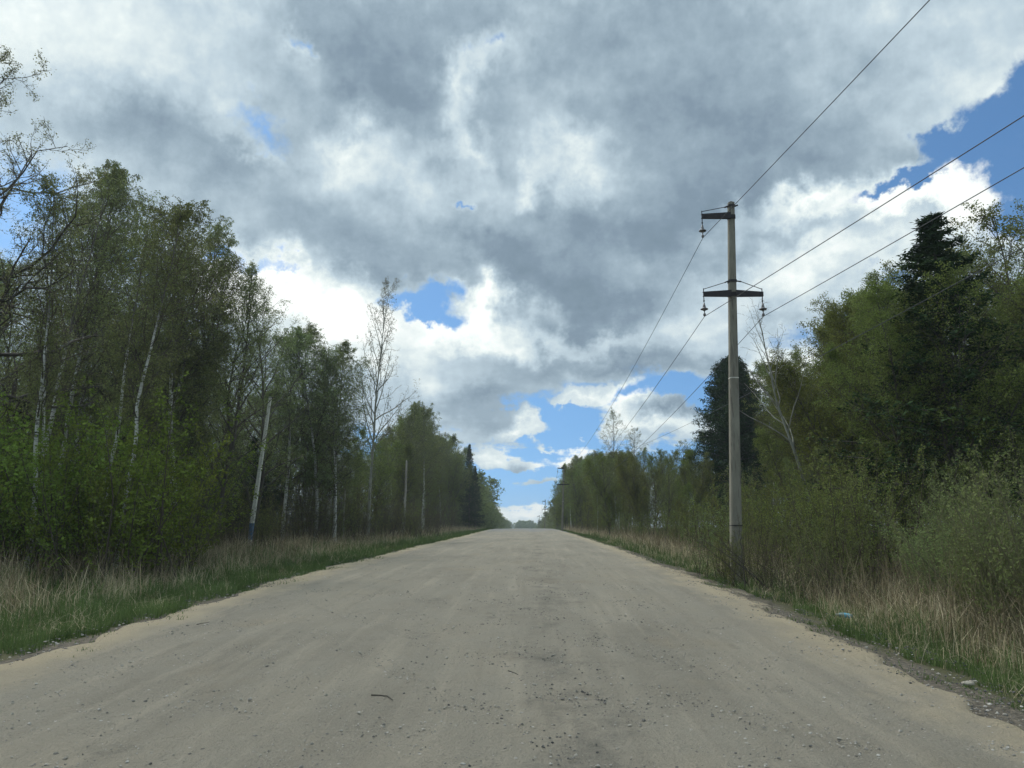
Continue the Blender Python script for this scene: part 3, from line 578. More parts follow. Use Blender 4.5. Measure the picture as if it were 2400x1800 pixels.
at(T['P1'], 1013, 958, 124, 'dark spruce poking above the far left treeline', name='spruce_tree', cat='spruce')
at(T['P0'], 1026, 1005, 132, 'shorter dark spruce half sunk in the far left treeline', name='spruce_tree', cat='spruce')
# --- right of the road
bare_birch(1333, 885, 86, 'b1', 'tall white birch with airy crown rising over the far right wood', lean=-.01, rz=.5)
bare_birch(1374, 918, 78, 'b2', 'smaller airy birch just right of the tall far birch', lean=-.005)
bare_birch(1352, 985, 80, 'b0', 'thin birch squeezed between the two airy far birches', lean=0)
at(T['R'], 1600, 772, 58, 'dense rounded dark spruce behind the big concrete pole', name='spruce_tree', cat='spruce', wx=1.05)
at(T['bare'], 1772, 672, 26, 'leafless tree with pale curved trunk right of the big concrete pole', lean=-.03, name='bare_tree', cat='bare tree', rz=1.2)
bare_birch(1985, 800, 25, 'b2', 'thin white birch trunk in the dark of the right wood', lean=-.02)
bare_birch(1660, 840, 36, 'b0', 'thin birch with mottled stem between concrete pole and leafless tree', lean=-.02)
at(T['P0'], 2072, 460, 22, 'tall dark spruce topping the right hand wood', name='spruce_tree', cat='spruce', rz=2.2, wx=2.0)
at(T['G2'], 2195, 440, 23, 'broad pale leaved tree at the right edge beside the tall spruce', name='goat_willow', cat='tree', wx=.9, utop=2195)
for k_, u_, v_, d_, lb_ in (('A2', 1838, 650, 28, 'rounded leafy tree at the left shoulder of the near right wood'), ('G1', 1888, 605, 29, 'loose topped tree on the slope of the near right wood below the wires'),
                        ('A0', 1942, 582, 30, 'pale topped tree midway between the leafless tree and the tall spruce'), ('A3', 1990, 612, 27, 'leafy tree leaning against the left side of the tall spruce'), ('A1', 2085, 575, 20.5, 'leafy tree standing before the lower half of the tall spruce'), ('D1', 2140, 500, 22, 'fine branched tree just right of the tall spruce')):
    at(T[k_], u_, v_, d_, lb_, utop=u_, name='leafy_tree', cat='tree', wx=1.15)
at(T['A1'], 2290, 430, 25, 'dense alder cut by the right edge of the view', name='alder_tree', cat='alder', wx=1.1)

# --- the woods: one object per tree
gl = 'trees packed in the wood left of the road'; gr = 'trees packed in the wood right of the road'
def wood(side, rows, kinds, tops, group, label, seed):
    rg = random.Random(seed)
    for lat, d0, d1, step, drop in rows:
        d = d0
        while d < d1:
            la = lat + rg.uniform(-1.1, 1.1); x = la + float(cline(d)); u = CX + x / d * F * .985
            if -260 < u < 2480 and not (515 < u < 600 and d < 41) and not (1515 < u < 1665 and d < 57 and side > 0 and la > 9) and not (560 < u < 760 and la > -15 and side < 0 and d < 44):
                v = np.interp(u, [a for a, _ in tops], [b for _, b in tops]) + drop * rg.uniform(.2, 1.5) * 30 / max(d, 30) * 2 + rg.uniform(-10, 55 if side < 0 else 22) * 45 / max(d, 45)
                zt = P(u, v, d)[2]; H = zt - gz(x, d)
                if 2.5 < H < 24:
                    k = rg.choice(kinds(d))
                    place(T[k], x, d, min(H, 19), label, group=group, name={'B': 'birch_tree', 'b': 'birch_tree', 'D': 'birch_tree', 'A': 'alder_tree', 'G': 'willow_tree', 'P': 'spruce_tree', 'Y': 'young_alder', 'S': 'aspen_tree'}[k[0]],
                          cat='tree', rz=rg.random() * 6.28, ly=rg.uniform(-.02, .03), wx=rg.uniform(.9, 1.15))
            d += step * rg.uniform(.7, 1.3) * (1 + d / 90)
tl = [(-300, 340), (0, 400), (80, 380), (200, 380), (300, 500), (400, 500), (450, 590), (520, 650), (600, 730), (700, 770), (745, 900), (790, 970), (840, 930), (880, 880), (920, 890), (950, 935), (1000, 1000), (1050, 1050), (1080, 1085), (1100, 1105), (1106, 1115)]
tr_ = [(1180, 1115), (1200, 1070), (1222, 1010), (1245, 985), (1300, 975), (1340, 975), (1400, 965), (1450, 960), (1500, 945), (1560, 930), (1620, 870), (1680, 830), (1740, 800), (1790, 690), (1850, 630), (1900, 610), (1970, 640), (2050, 720), (2110, 720), (2160, 600), (2212, 500), (2500, 430)]
wood(-1, [(-13.5, 21, 60, 2.6, 30), (-17, 22, 60, 3.4, 110), (-22, 24, 62, 4.2, 190), (-28, 28, 70, 5.0, 230)],
     lambda d: ['B0', 'B1', 'B2', 'D0', 'D1', 'D2', 'b0', 'b1', 'b2', 'D0', 'A0'], tl, gl + ' by the leaning post', 'leafy birch or alder packed in the near left wood', 1)
wood(-1, [(-12.5, 62, 170, 2.6, 8), (-16, 66, 160, 3.2, 0)],
     lambda d: ['A0', 'A1', 'A2', 'A3', 'B1', 'B3', 'D2'], tl, gl + ' towards the crest', 'bushy tree in the left wood beyond the lone aspen', 2)
wood(1, [(8.8, 44, 62, 2.6, 20), (9.5, 26, 62, 2.8, 120), (12.5, 22, 60, 2.8, 30), (16.5, 24, 60, 3.2, 8), (21, 28, 64, 3.8, 0)],
     lambda d: ['A0', 'A1', 'A2', 'A3', 'G0', 'G1', 'G2', 'D1'], tr_, gr + ' behind the concrete pole', 'leafy alder or willow packed in the near right wood', 3)
wood(1, [(7.6, 62, 170, 2.6, 8), (11, 64, 165, 3.0, 4), (15, 60, 120, 3.4, 0)],
     lambda d: ['A0', 'A1', 'A2', 'A3', 'G1', 'D2', 'B1'], tr_, gr + ' towards the crest', 'bushy tree in the right wood beyond the rounded spruce', 4)

wood(-1, [(-35, 20, 120, 4.5, 260), (-43, 20, 130, 5, 300), (-54, 24, 140, 6, 330)], lambda d: ['A0', 'A1', 'A2', 'A3'], tl, 'alders deep in the wood left of the road', 'alder deep in the left wood behind the birches', 12)
wood(1, [(27, 40, 150, 5, 60), (35, 40, 160, 6, 60), (45, 40, 160, 7, 60)], lambda d: ['A0', 'A1', 'A2', 'A3'], [(a, b + 40) for a, b in tr_], 'alders deep in the wood right of the road', 'alder deep in the right wood behind the front trees', 14)
for n_, (la, d, H) in enumerate([(-14.5, 29, 4.5), (-16, 33, 6.5), (-14.8, 36.5, 5), (-17, 40, 7), (-15, 44, 6), (-17.5, 47, 7.5), (-15.5, 51, 6), (-18, 55, 8), (-19, 30, 6), (-21, 36, 8), (-22, 43, 8), (-23, 50, 9), (-15.5, 58, 6.5), (-18, 26, 5)]):
    place(T['P%d' % (n_ % 2)], la + float(cline(d)), d, H, 'low dark spruce in the shade behind the leaning white post and birches', name='spruce_tree', cat='spruce', group='dark understorey spruces of the left wood', wx=1.5)
# --- bushes
def bushes(lst, kinds, label, name, cat, group, seed):
    rg = random.Random(seed)
    for (x, d, H) in lst: place(T[rg.choice(kinds)], x, d, H, label, name=name, cat=cat, group=group, rz=rg.random() * 6.28 if kinds[0][0] != 'W' else rg.uniform(-.4, .4), wx=rg.uniform(.9, 1.2), parts=('stems', 'foliage'))
rb = random.Random(5)
lst = []
for u in range(-160, 400, 46):
    for k in range(2):
        d = rb.uniform(19.5, 24); uu = u + rb.uniform(-15, 15); x = (uu - CX) / F * d * 1.0; vt = np.interp(uu, [-160, 0, 100, 180, 260, 330, 400], [960, 900, 870, 885, 985, 890, 880]) + rb.uniform(-30, 90)
        lst.append((x, d, P(uu, vt, d)[2] - gz(x, d)))
bushes(lst, ['C0', 'C1', 'C2'], 'bright yellow green bird cherry bush before the left birches', 'bird_cherry_bush', 'bush', 'yellow green bushes at the foot of the left birches', 6)
lst = [(-12.2 + float(cline(d)) + rb.uniform(-.8, .8), d, rb.uniform(1.6, 3.4) * (1.35 if d > 42 else .8)) for d in np.geomspace(27, 150, 64)]
bushes(lst, ['Y0', 'Y1', 'N0', 'N1'], 'low brown green thicket bush along the foot of the left wood', 'thicket_bush', 'bush', 'thicket bushes along the left wood', 7)
lst = [(P(u_, 1130, d_)[0], d_, h_) for u_, d_, h_ in ((862, 57, 2.9), (876, 58, 3.1), (890, 56, 2.8), (905, 60, 3.2), (845, 56, 3.0), (738, 47, 2.6), (752, 48, 2.7), (820, 54, 2.5), (925, 64, 3.0), (700, 45, 2.4))]
bushes(lst, ['Y0', 'N0', 'Y1', 'N1'], 'brown green thicket bush round the pale broken snag and lone aspen', 'thicket_bush', 'bush', 'thicket before the pale broken snag', 27)
lst = [(rb.uniform(-26, -14.5) + float(cline(d)), d, rb.uniform(3.0, 5.5)) for d in np.geomspace(25, 80, 85)]
bushes(lst, ['Y0', 'Y1', 'N1', 'Y0'], 'shaded undergrowth bush between the trunks of the left wood', 'undergrowth_bush', 'bush', 'undergrowth bushes inside the left wood', 17)
lst = [(rb.uniform(7.4, 9.6) + float(cline(d)), d, rb.uniform(1.8, 3.6)) for d in np.geomspace(17, 150, 62)]
lst += [(rb.uniform(10, 13) + float(cline(d)), d, rb.uniform(2.8, 4.2)) for d in np.geomspace(14, 40, 20)]
bushes(lst, ['Y0', 'Y1', 'Y2', 'Y0'], 'upright young alder thicket bush along the foot of the right wood', 'alder_bush', 'bush', 'young alder bushes along the right wood', 8)
lst = [(7.6 + rb.uniform(-.9, 1.6), d, rb.uniform(1.9, 2.8)) for d in np.linspace(9.0, 15.5, 15)]
bushes(lst, ['W0', 'W1', 'W2', 'W3'], 'grey green willow bush with slanting stems near the right edge', 'willow_bush', 'bush', 'willow bushes above the right verge', 9)
lst = [(rb.uniform(8.5, 11.5), d, rb.uniform(1.6, 2.6)) for d in np.linspace(8, 15, 12)]
bushes(lst, ['N0', 'N1'], 'bare brushwood bush behind the slanting willows', 'brushwood_bush', 'bush', 'bare brushwood behind the willows', 10)

lst = [(5.35, 16.2, 1.25), (5.9, 15.9, 1.5), (6.4, 16.8, 1.7), (5.0, 17.2, 1.3), (5.6, 17.6, 1.5), (6.9, 17.4, 1.9), (4.75, 18.2, 1.3), (5.9, 14.9, 1.2), (6.6, 15.4, 1.7), (4.9, 19.5, 1.8), (6.3, 19.2, 2.4)]
bushes(lst, ['Y0', 'Y2', 'N0', 'Y1'], 'low leafy brush hiding the foot of the big concrete pole', 'brush', 'bush', 'brush round the foot of the big pole', 13)
# --- far woods, one mass each
def far_wood(name, spots, label, seed):
    rg = np.random.default_rng(seed); g = Geo(); srcs = []
    for i in range(3):
        q = tree('far_tree', 900 + i + seed, H=10, r0=.1, bark='bark', leaf='l_alder', t0=.08, k1=34, ang1=(50, 28), len1=.3, k2=6, len2=.5, k3=0, per=12, size=.28, jitter=.12)
        me = q['crown']; n = len(me.vertices); v = np.zeros(n * 3, np.float32); me.vertices.foreach_get('co', v); f = np.zeros(len(me.loops), np.int32); me.loops.foreach_get('vertex_index', f)
        srcs.append((v.reshape(-1, 3), f.reshape(-1, 4)))
    for x, y, H in spots:
        v, f = srcs[rg.integers(3)]; a = rg.random() * 6.28; s = H / 10; c, sn = math.cos(a) * s * 1.2, math.sin(a) * s * 1.2
        w = np.stack([v[:, 0] * c - v[:, 1] * sn + x, v[:, 0] * sn + v[:, 1] * c + y, v[:, 2] * s + gz(x, y)], -1); g.add(w, f, 0)
    o = obj(name, g.mesh(name, [M['l_alder']], smooth=False)); tag(o, label, 'wood', kind='stuff')
rf = random.Random(11); sp_ = []
for lat, dd0 in ((-12, 165), (-16, 165), (-22, 165)):
    d = dd0
    while d < 520: sp_.append((lat + rf.uniform(-1.5, 1.5) + float(cline(d)), d, rf.uniform(11, 15) if d < 250 else rf.uniform(9, 12))); d += 5.5
far_wood('left_far_wood', sp_, 'far wood left of the road running down to the horizon', 1); sp_ = []
for lat, dd0 in ((11, 165), (15, 165), (21, 165)):
    d = dd0
    while d < 520: sp_.append((lat + rf.uniform(-1.5, 1.5) + float(cline(d)), d, rf.uniform(9, 12))); d += 5.5
far_wood('right_far_wood', sp_, 'far wood right of the road running down to the horizon', 2); sp_ = []
for i in range(150): sp_.append((rf.uniform(-70, 90), rf.uniform(620, 700), rf.uniform(10, 13.5)))
far_wood('horizon_wood', sp_, 'low grey green wood closing the horizon beyond the road', 3)

# ------------------------------------------------------------------ poles
def conc_mat():
    mt, nt, N, L, b = mat('weathered_concrete'); tc = N.new('ShaderNodeTexCoord')
    n = tnoise(N, L, tc.outputs['Object'], 5, 6, .65, (1, 1, .3)); n2 = tnoise(N, L, tc.outputs['Object'], 30, 4, .6); n3 = tnoise(N, L, tc.outputs['Object'], 7, 5, .7, (2.5, 2.5, .22))
    c = ramp(N, L, n, [(.3, (.165, .155, .12)), (.55, (.22, .21, .168)), (.75, (.27, .26, .21))]); c = mixc(N, L, mth(N, L, 'MULTIPLY', n2, .3), c, (.14, .13, .11))
    c = mixc(N, L, mth(N, L, 'MULTIPLY', mth(N, L, 'SUBTRACT', n3, .53, clamp=True), 7.0, clamp=True), c, (.085, .075, .065))
    L.new(c, b.inputs['Base Color']); b.inputs['Roughness'].default_value = .92; bump(N, L, n2, .5, .01, b); return mt
def plain(name, col, rough=.7, metal=0.0, var=.3):
    mt, nt, N, L, b = mat(name); tc = N.new('ShaderNodeTexCoord'); n = tnoise(N, L, tc.outputs['Object'], 12, 5, .65)
    L.new(ramp(N, L, n, [(.3, tuple(k * (1 - var) for k in col)), (.7, tuple(k * (1 + var * .6) for k in col))]), b.inputs['Base Color']); b.inputs['Roughness'].default_value = rough; b.inputs['Metallic'].default_value = metal; return mt
M['conc'] = conc_mat(); M['steel'] = plain('rusty_steel', (.03, .027, .03), .85, 0); M['glass'] = plain('insulator_glass', (.13, .12, .12), .25); M['wire'] = plain('aluminium_wire', (.05, .055, .06), .6, .3)
M['white'] = plain('white_band_paint', (.6, .58, .52), .7); M['pole_white'] = plain('whitewashed_concrete', (.60, .60, .53), .85, 0, .25); M['blue'] = plain('faded_blue_paint', (.075, .15, .26), .8, 0, .2)
def prism(g, secs, mi=0):
    """secs: list of (centre, half_x, half_y) with bevelled corners; closed with caps"""
    n = 8; V = []
    for c, a, b_ in secs:
        k = .28; pts = [(a, -b_ * (1 - k)), (a, b_ * (1 - k)), (a * (1 - k), b_), (-a * (1 - k), b_), (-a, b_ * (1 - k)), (-a, -b_ * (1 - k)), (-a * (1 - k), -b_), (a * (1 - k), -b_)]
        V += [(c[0] + p[0], c[1] + p[1], c[2]) for p in pts]
    f = []
    for i in range(len(secs) - 1):
        for j in range(n): f.append([i * n + j, i * n + (j + 1) % n, (i + 1) * n + (j + 1) % n, (i + 1) * n + j])
    o = (len(secs) - 1) * n; f += [[o, o + 1, o + 2, o + 7], [o + 2, o + 3, o + 6, o + 7], [o + 3, o + 4, o + 5, o + 6], [7, 2, 1, 0], [7, 6, 3, 2], [6, 5, 4, 3]]
    g.add(V, f, mi)
def box(g, p0, p1, mi=0):
    (x0, y0, z0), (x1, y1, z1) = p0, p1; v = [(x0, y0, z0), (x1, y0, z0), (x1, y1, z0), (x0, y1, z0), (x0, y0, z1), (x1, y0, z1), (x1, y1, z1), (x0, y1, z1)]
    g.add(v, [[3, 2, 1, 0], [4, 5, 6, 7], [0, 1, 5, 4], [1, 2, 6, 5], [2, 3, 7, 6], [3, 0, 4, 7]], mi)
def rod(g, a, b, r, sides=6, mi=0):
    p = np.array([[a, tuple((np.array(a) + np.array(b)) / 2), b]], float); tubes(g, p, np.array([r]), np.array([r]), sides, mi)
def lathe(g, prof, c, sides=16, mi=0):
    V = []; n = sides
    for r, z in prof: V += [(c[0] + r * math.cos(i / n * 6.2832), c[1] + r * math.sin(i / n * 6.2832), c[2] + z) for i in range(n)]
    f = [[i * n + j, i * n + (j + 1) % n, (i + 1) * n + (j + 1) % n, (i + 1) * n + j] for i in range(len(prof) - 1) for j in range(n)]; g.add(V, f, mi)

# big pole: measures from the photo at its distance
D1 = 18.5
HP = P(1579, 438, D1)[2] - P(1579, 1130, D1)[2]
px, py, _ = P(1590, 1240, D1); pz = gz(px, py) - .05
ztop = P(1579, 438, D1)[2] - pz; zu = P(1540, 470, D1)[2] - pz; zl = P(1572, 637, D1)[2] - pz; zc = P(1577, 608, D1)[2] - pz
leanx = (P(1579, 438, D1)[0] - px)
zw = P(1577, 817, D1)[2] - pz; zt_ = P(1582, 1135, D1)[2] - pz
def cx_(z): return leanx * z / ztop
def hw(z): return .133 - (.133 - .076) * z / ztop
def arm(side, z, length, parent):
    g = Geo(); x0 = cx_(z) + side * (hw(z) - .03); x1 = x0 + side * length; z0 = z
    V = []
    for x, a in ((x0, .084), (x1, .056)):          # open channel: web and two flanges
        for (yy, zz) in ((-.16, -a), (-.09, -a), (-.09, -a + .012), (-.145, -a + .012), (-.145, a - .012), (-.09, a - .012), (-.09, a), (-.16, a)): V.append((x, yy, z0 + zz - (0 if x == x0 else .02)))
    f = [[i, (i + 1) % 8, 8 + (i + 1) % 8, 8 + i] for i in range(8)] + [[0, 1, 2, 3], [4, 5, 6, 7], [0, 3, 4, 7], [8, 11, 10, 9], [12, 15, 14, 13], [8, 15, 12, 11]]
    g.add(V, f); rod(g, (x1 - side * .02, -.12, z0 - .17), (x1 - side * .02, -.12, z0 + .13), .011)
    obj('crossarm', g.mesh('crossarm', [M['steel']], smooth=False), parent); return x1 - side * .02
def insulator(x, z, parent):
    g = Geo(); rod(g, (x, -.12, z + .02), (x, -.12, z - .12), .010); lathe(g, [(.0, -.02), (.022, -.03), (.022, -.05), (.0, -.06)], (x, -.12, z))
    o = obj('insulator', g.mesh('insulator_fitting', [M['steel']]), parent)
    g = Geo(); lathe(g, [(0.0, 0.0), (.022, -.005), (.028, -.05), (.042, -.10), (.045, -.115), (.085, -.137), (.095, -.15), (.085, -.162), (.05, -.155), (.03, -.19), (.012, -.20), (.012, -.25), (.035, -.27), (.03, -.32), (.0, -.34)], (x, -.12, z - .10), 20)
    obj('disc', g.mesh('insulator_disc', [M['glass']]), o); return (x, -.12, z - .43)
def big_pole(loc, label):
    root = empty('utility_pole', loc); tag(root, label, 'utility pole', 'concrete line poles along the right of the road')
    g = Geo(); prism(g, [((cx_(z), 0, z), hw(z), hw(z) * .92) for z in np.linspace(-.4, ztop, 12)]); obj('post', g.mesh('post', [M['conc']], smooth=False), root)
    g = Geo(); h = hw(ztop) + .012; prism(g, [((cx_(ztop), 0, ztop - .12), h, h), ((cx_(ztop), 0, ztop - .07), h, h)]); prism(g, [((cx_(ztop), 0, ztop + .0), .05, .05), ((cx_(ztop), 0, ztop + .03), .03, .03)])
    rod(g, (cx_(ztop) - h, -.02, ztop - .1), (cx_(ztop) - h - .09, -.03, ztop - .14), .02); rod(g, (cx_(ztop) + h - .01, 0, ztop - .1), (cx_(ztop) + h + .08, 0, ztop - .06), .02); obj('clamp_band', g.mesh('top_clamp', [M['steel']], smooth=False), root)
    g = Geo(); h = hw(zc) + .012; prism(g, [((cx_(zc), 0, zc - .03), h, h), ((cx_(zc), 0, zc + .03), h, h)])
    rod(g, (cx_(zc) - h, -.04, zc), (cx_(zc) - h - .10, -.08, zc - .05), .018); rod(g, (cx_(zc) + h, -.04, zc), (cx_(zc) + h + .10, -.08, zc - .03), .018); obj('clamp_band', g.mesh('clamp', [M['steel']], smooth=False), root)
    for zz in (zu, zl):
        g = Geo(); h = hw(zz) + .010; prism(g, [((cx_(zz), -.01, zz - .05), h, h), ((cx_(zz), -.01, zz + .05), h, h)]); obj('clamp_band', g.mesh('arm_clamp', [M['steel']], smooth=False), root)
    xu = arm(-1, zu, .74, root); xl = arm(-1, zl, .70, root); xr = arm(1, zl, .66, root)
    for a, b in (((cx_(ztop) - .17, -.03, ztop - .13), (xu, -.12, zu + .11)), ((cx_(zc) - .20, -.08, zc - .05), (xl, -.12, zl + .11)), ((cx_(zc) + .20, -.08, zc - .03), (xr, -.12, zl + .11))):
        g = Geo(); rod(g, a, b, .009); obj('stay_rod', g.mesh('stay_rod', [M['steel']]), root)
    ends = [insulator(x, z - .15, root) for x, z in ((xu, zu), (xl, zl), (xr, zl))]
    g = Geo(); h = hw(zw) + .004; prism(g, [((cx_(zw), 0, zw - .012), h, h), ((cx_(zw), 0, zw + .012), h, h)]); obj('painted_band', g.mesh('painted_band', [M['white']], smooth=False), root)
    g = Geo(); h = hw(zt_) + .008; prism(g, [((cx_(zt_), 0, zt_ - .012), h, h), ((cx_(zt_) + .01, 0, zt_ + .012), h, h)]); obj('wire_tie', g.mesh('wire_tie', [M['steel']], smooth=False), root)
    return root, ends
pole, ends = big_pole((px, py, pz), 'big weathered concrete pole in the right verge with two steel crossarms')
PL = [pole]
for u, vt, d, lab in ((1218, 1004.5, 97, 'second concrete line pole at the edge of the right wood before the crest'), (1178, 1079.5, 201, 'third line pole seen small beyond the crest of the road'), (1165, 1113, 285, 'farthest and tiniest line pole, low over the road crest')):
    c = pole.copy(); C.objects.link(c)
    for ch in pole.children:
        k = ch.copy(); C.objects.link(k); k.parent = c
        for gch in ch.children:
            q = gch.copy(); C.objects.link(q); q.parent = k
    x, y, z = P(u, vt, d); c.location = (x - leanx, y, z - ztop); c['label'] = lab; PL.append(c)
def wire(name, a, b, sag, r, label, group=None, n=60):
    a = np.array(a, float); b = np.array(b, float); s = np.linspace(0, 1, n)[:, None]; p = a * (1 - s) + b * s; p[:, 2] -= 4 * sag * (s * (1 - s))[:, 0]
    g = Geo(); tubes(g, p[None], np.array([r]), np.array([r]), 6); o = obj(name, g.mesh(name, [M['wire']])); tag(o, label, 'power line', group); return o
def wp(i, k): return np.array(PL[i].location) + np.array(ends[k])
gw = 'conductors of the line along the right verge'
WN = ['upper wire', 'lower left wire', 'lower right wire']
for k in range(3):
    a = wp(0, k); tu, tv = ((2008, 0), (2212, 250), (2212, 362))[k]; lo, hi = -.1, .6
    for _ in range(40):                       # how far the next pole behind stands to the right
        sl = (lo + hi) / 2; ss = np.linspace(.02, .29, 400); X = a[0] + 62 * sl * ss; Y = a[1] - 62 * ss; Z = a[2] + .3 * ss - 4 * .45 * ss * (1 - ss) - CAMZ
        fw = Y * math.cos(PITCH) + Z * math.sin(PITCH); upv = Z * math.cos(PITCH) - Y * math.sin(PITCH); ok = fw > .5; U = (CX + F * X / fw)[ok]; V = (CY - F * upv / fw)[ok]
        vv = np.interp(tu, U, V) if U[-1] > tu else V[-1]
        if vv > tv: hi = sl
        else: lo = sl
    b = a + np.array([62 * sl, -62, .3]); wire('power_line', a, b, .45, .0075, WN[k] + ' running from the big concrete pole over the viewer to the right')
    for i in range(3):
        wire('power_line', wp(i, k), wp(i + 1, k), 1.3 if i == 0 else 1.6, .0075 if i == 0 else .012, WN[k] + (' sagging from the big pole to the second pole', ' from the second pole to the third pole', ' between the third pole and the farthest pole')[i])
wire('power_line', (P(2212, 537, 12)[0] + .5, 9, P(2212, 537, 12)[2] + .3), (P(1430, 938, 75)[0] - .3, 95, P(1430, 938, 75)[2] + .3), .35, .009, 'lone lower cable crossing in front of the right wood')

# leaning white post with blue foot
xb, yb, _ = P(545, 1130, 36); xt, _, zt = P(584, 857, 36); zb = gz(xb, yb) - .05; hh = zt - zb; zb2 = P(547, 1130, 36)[2] - zb; zb1 = P(540, 1166, 36)[2] - zb
root = empty('lamp_post', (xb, yb, zb)); root.name = 'concrete_post'; tag(root, 'leaning whitewashed concrete post with faded blue foot in the left verge', 'post')
def px_(z): return (xt - xb) * z / hh - .12 * (1 - z / hh)
def pw(z): return .10 - .038 * z / hh
for nm, a, b, mm in (('footing', 0, zb1, 'pole_white'), ('painted_foot', zb1, zb2, 'blue'), ('shaft', zb2, hh, 'pole_white')):
    g = Geo(); prism(g, [((px_(z), 0, z), pw(z), pw(z) * .9) for z in np.linspace(a, b, 5)]); obj(nm, g.mesh(nm, [M[mm]], smooth=False), root)
g = Geo(); rod(g, (px_(hh) - .22, -.1, hh - .03), (px_(hh) + .28, -.1, hh - .05), .014); rod(g, (px_(hh) - .02, 0, hh), (px_(hh) - .02, 0, hh + .16), .015); obj('crossbar', g.mesh('crossbar', [M['steel']]), root)

# snags
def snag(u0, v0, u1, v1, d, r, label):
    x0, y0, _ = P(u0, v0, d); x1, _, z1 = P(u1, v1, d); zb = gz(x0, y0) - .05; g = Geo(); rg = np.random.default_rng(int(u0)); n = 9
    p = np.stack([np.linspace(0, x1 - x0, n), np.zeros(n), np.linspace(0, z1 - zb, n)], -1) + np.vstack([[0, 0, 0], rg.normal(0, .02, (n - 1, 3))]); tubes(g, p[None], np.array([r]), np.array([r * .7]), 8)
    e = p[-1]; lathe(g, [(r * .7, 0), (r * .5, .05), (.01, .14)], tuple(e), 8)
    for k in (3, 5, 7): rod(g, tuple(p[k]), tuple(p[k] + np.array([rg.choice([-1, 1]) * .25, .05, .12])), .012)
    tag(obj('dead_trunk', g.mesh('dead_trunk', [M['dead']]), None, (x0, y0, zb)), label, 'dead tree')
snag(875, 1064, 878, 997, 60, .10, 'pale broken snag beside the thin white birch stem in the left wood')
snag(744, 1085, 746, 1037, 50, .055, 'thin broken grey trunk in the gloom left of the lone aspen')

# bent sapling by the pole, stones, sticks, bottle
g = Geo(); rg = np.random.default_rng(3); x0, y0, _ = P(1640, 1258, 16.5); z0 = gz(x0, y0)
for (u, v, r) in ((1515, 1165, .016), (1480, 1150, .012), (1560, 1175, .010), (1540, 1150, .010), (1600, 1160, .02)):
    e = np.array(P(u, v, 16.2)) - np.array([x0, y0, z0]); s0 = np.array([rg.normal(0, .1), rg.normal(0, .1), 0]); s = np.linspace(0, 1, 8)[:, None]; p = s0 * (1 - s) + e * s; p[:, 2] += .18 * (s * (1 - s))[:, 0] * 4 * .5
    p += np.vstack([[0, 0, 0], rg.normal(0, .012, (7, 3))]); tubes(g, p[None], np.array([r]), np.array([r * .3]), 5)
    s_, d_, l_, r_ = sprout(p[None], np.array([1.8]), np.array([r]), 9, .3, 1, (40, 30), .3, rg); tubes(g, paths(s_, d_, l_, 3, .1, .05, rg), np.full(len(l_), .004), np.full(len(l_), .002), 3)
rt = empty('bent_sapling', (x0, y0, z0)); tag(rt, 'bent dark sapling slanting left over the dry grass by the big pole', 'sapling'); obj('stems', g.mesh('stems', [M['bark']]), rt)
def rock(u, v, s, label, col='stone', seed=0):
    x, y, z = ray(u, v); d = 8.
    for _ in range(30): X = x / y * d; d = max(1.5, (gz(X, d) - CAMZ) / (z / y)) if True else d
    X = x / y * d; g = Geo(); rg = np.random.default_rng(seed + int(u)); n = 10
    prof = [(0.01, -.4), (.8, -.3), (1., .05), (.85, .4), (.45, .62), (.01, .68)]; lathe(g, [(r * s, zz * s) for r, zz in prof], (0, 0, 0), n)
    vv, ff, mi = g.arrays(); vv = vv * (1 + .13 * np.sin(vv[:, :1] / s * 4 + u) + .1 * np.cos(vv[:, 1:2] / s * 5)); vv[:, 0] *= 1.35
    tag(obj('stone', mesh_np('stone', vv, ff, mi, [M[col]]), None, (X, d, gz(X, d) + s * .2)), label, 'stone')
M['pale_stone'] = plain('pale_limestone', (.36, .33, .27), .9); M['dark_stone'] = plain('dark_stone', (.10, .10, .10), .9)
rock(2092, 1480, .045, 'pale rounded stone at the grass edge of the right verge', 'pale_stone')
rock(1664, 1380 - 1, .03, 'small pale stone on the right shoulder', 'pale_stone') if False else None
rock(343, 1312, .07, 'flat pale slab of broken crust at the left grass edge', 'pale_stone')
rock(252, 1463 - 0, .02, 'small white stone at the left grass edge', 'pale_stone') if False else None
rock(1278, 1650, .028, 'dark stone lying on the asphalt crumbs at the bottom of the road', 'dark_stone')
rock(1600, 1637, .03, 'pair of dark lumps low on the right half of the road', 'dark_stone') if False else rock(1600, 1637, .024, 'dark lump low on the right half of the road', 'dark_stone')
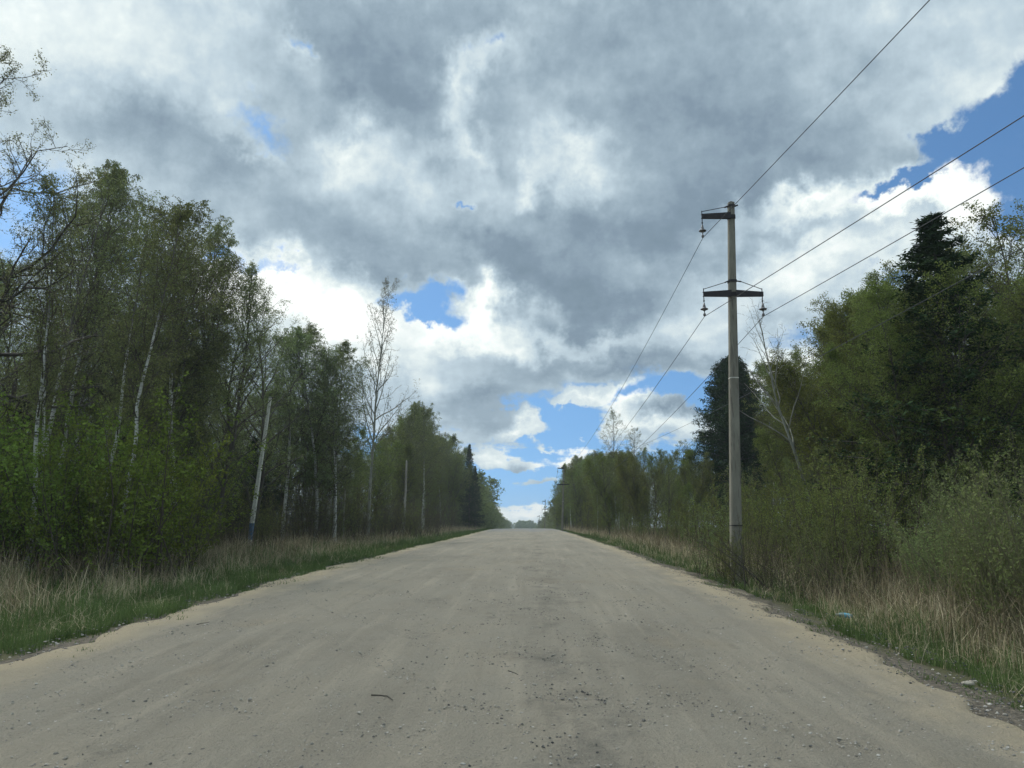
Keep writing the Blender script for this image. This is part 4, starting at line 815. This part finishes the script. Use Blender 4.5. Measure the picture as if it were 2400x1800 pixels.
def stick(us, r, label):
    pts = []
    for u, v in us:
        x, y, z = ray(u, v); d = 8.
        for _ in range(30): d = (gz(x / y * d, d) + .03 - CAMZ) / (z / y)
        pts.append((x / y * d, d, gz(x / y * d, d) + .055))
    o = np.array(pts[0]); g = Geo(); tubes(g, (np.array(pts) - o)[None], np.array([r]), np.array([r * .5]), 6); tag(obj('stick', g.mesh('stick', [M['bark']]), None, tuple(o)), label, 'stick')
stick([(802, 1508), (820, 1509), (836, 1510), (848, 1519)], .008, 'crooked dark twig lying left of the middle of the road')
stick([(1098, 1455), (1108, 1458), (1119, 1463)], .006, 'short twig lying in the middle of the road')
stick([(1095, 1665 - 25), (1112, 1668 - 25), (1128, 1670 - 25)], .006, 'thin twig near the bottom of the road') if False else None
stick([(425, 1413 - 60), (440, 1410 - 60), (452, 1408 - 60)], .006, 'thin twig on the sandy left margin of the road')
# bottle
x, y, z = ray(1824, 1337); d = 11.
for _ in range(30): d = (gz(x / y * d, d) + .08 - CAMZ) / (z / y)
rt = empty('plastic_bottle', (x / y * d, d, gz(x / y * d, d) + .13), R(20)); tag(rt, 'discarded clear plastic bottle with blue label lying in the right verge grass', 'bottle')
rt.rotation_euler = (0, R(82), R(195)); M['bottle'] = plain('milky_plastic', (.20, .27, .24), .35, 0, .1); M['label_blue'] = plain('blue_label', (.05, .42, .62), .5, 0, .3)
g = Geo(); lathe(g, [(.001, 0), (.03, 0), (.036, .02), (.036, .17), (.03, .21), (.013, .25), (.013, .27), (.001, .272)], (0, 0, -.13)); obj('body', g.mesh('bottle_body', [M['bottle']]), rt)
g = Geo(); lathe(g, [(.037, .05), (.0385, .055), (.0385, .15), (.037, .155)], (0, 0, -.13)); obj('wrapper', g.mesh('bottle_wrapper', [M['label_blue']]), rt)

# ------------------------------------------------------------------ the air
mt = bpy.data.materials.new('haze'); mt.use_nodes = True; nt = mt.node_tree; nt.nodes.remove(nt.nodes['Principled BSDF'])
pv = nt.nodes.new('ShaderNodeVolumePrincipled'); pv.inputs['Color'].default_value = (.80, .90, 1, 1); pv.inputs['Density'].default_value = .0005; pv.inputs['Anisotropy'].default_value = .3
nt.links.new(pv.outputs[0], nt.nodes['Material Output'].inputs['Volume'])
g = Geo(); box(g, (-760, -60, -16), (760, 1060, 30)); tag(obj('haze', g.mesh('haze', [mt], smooth=False)), 'thin spring haze over the road and woods', 'haze', kind='stuff')
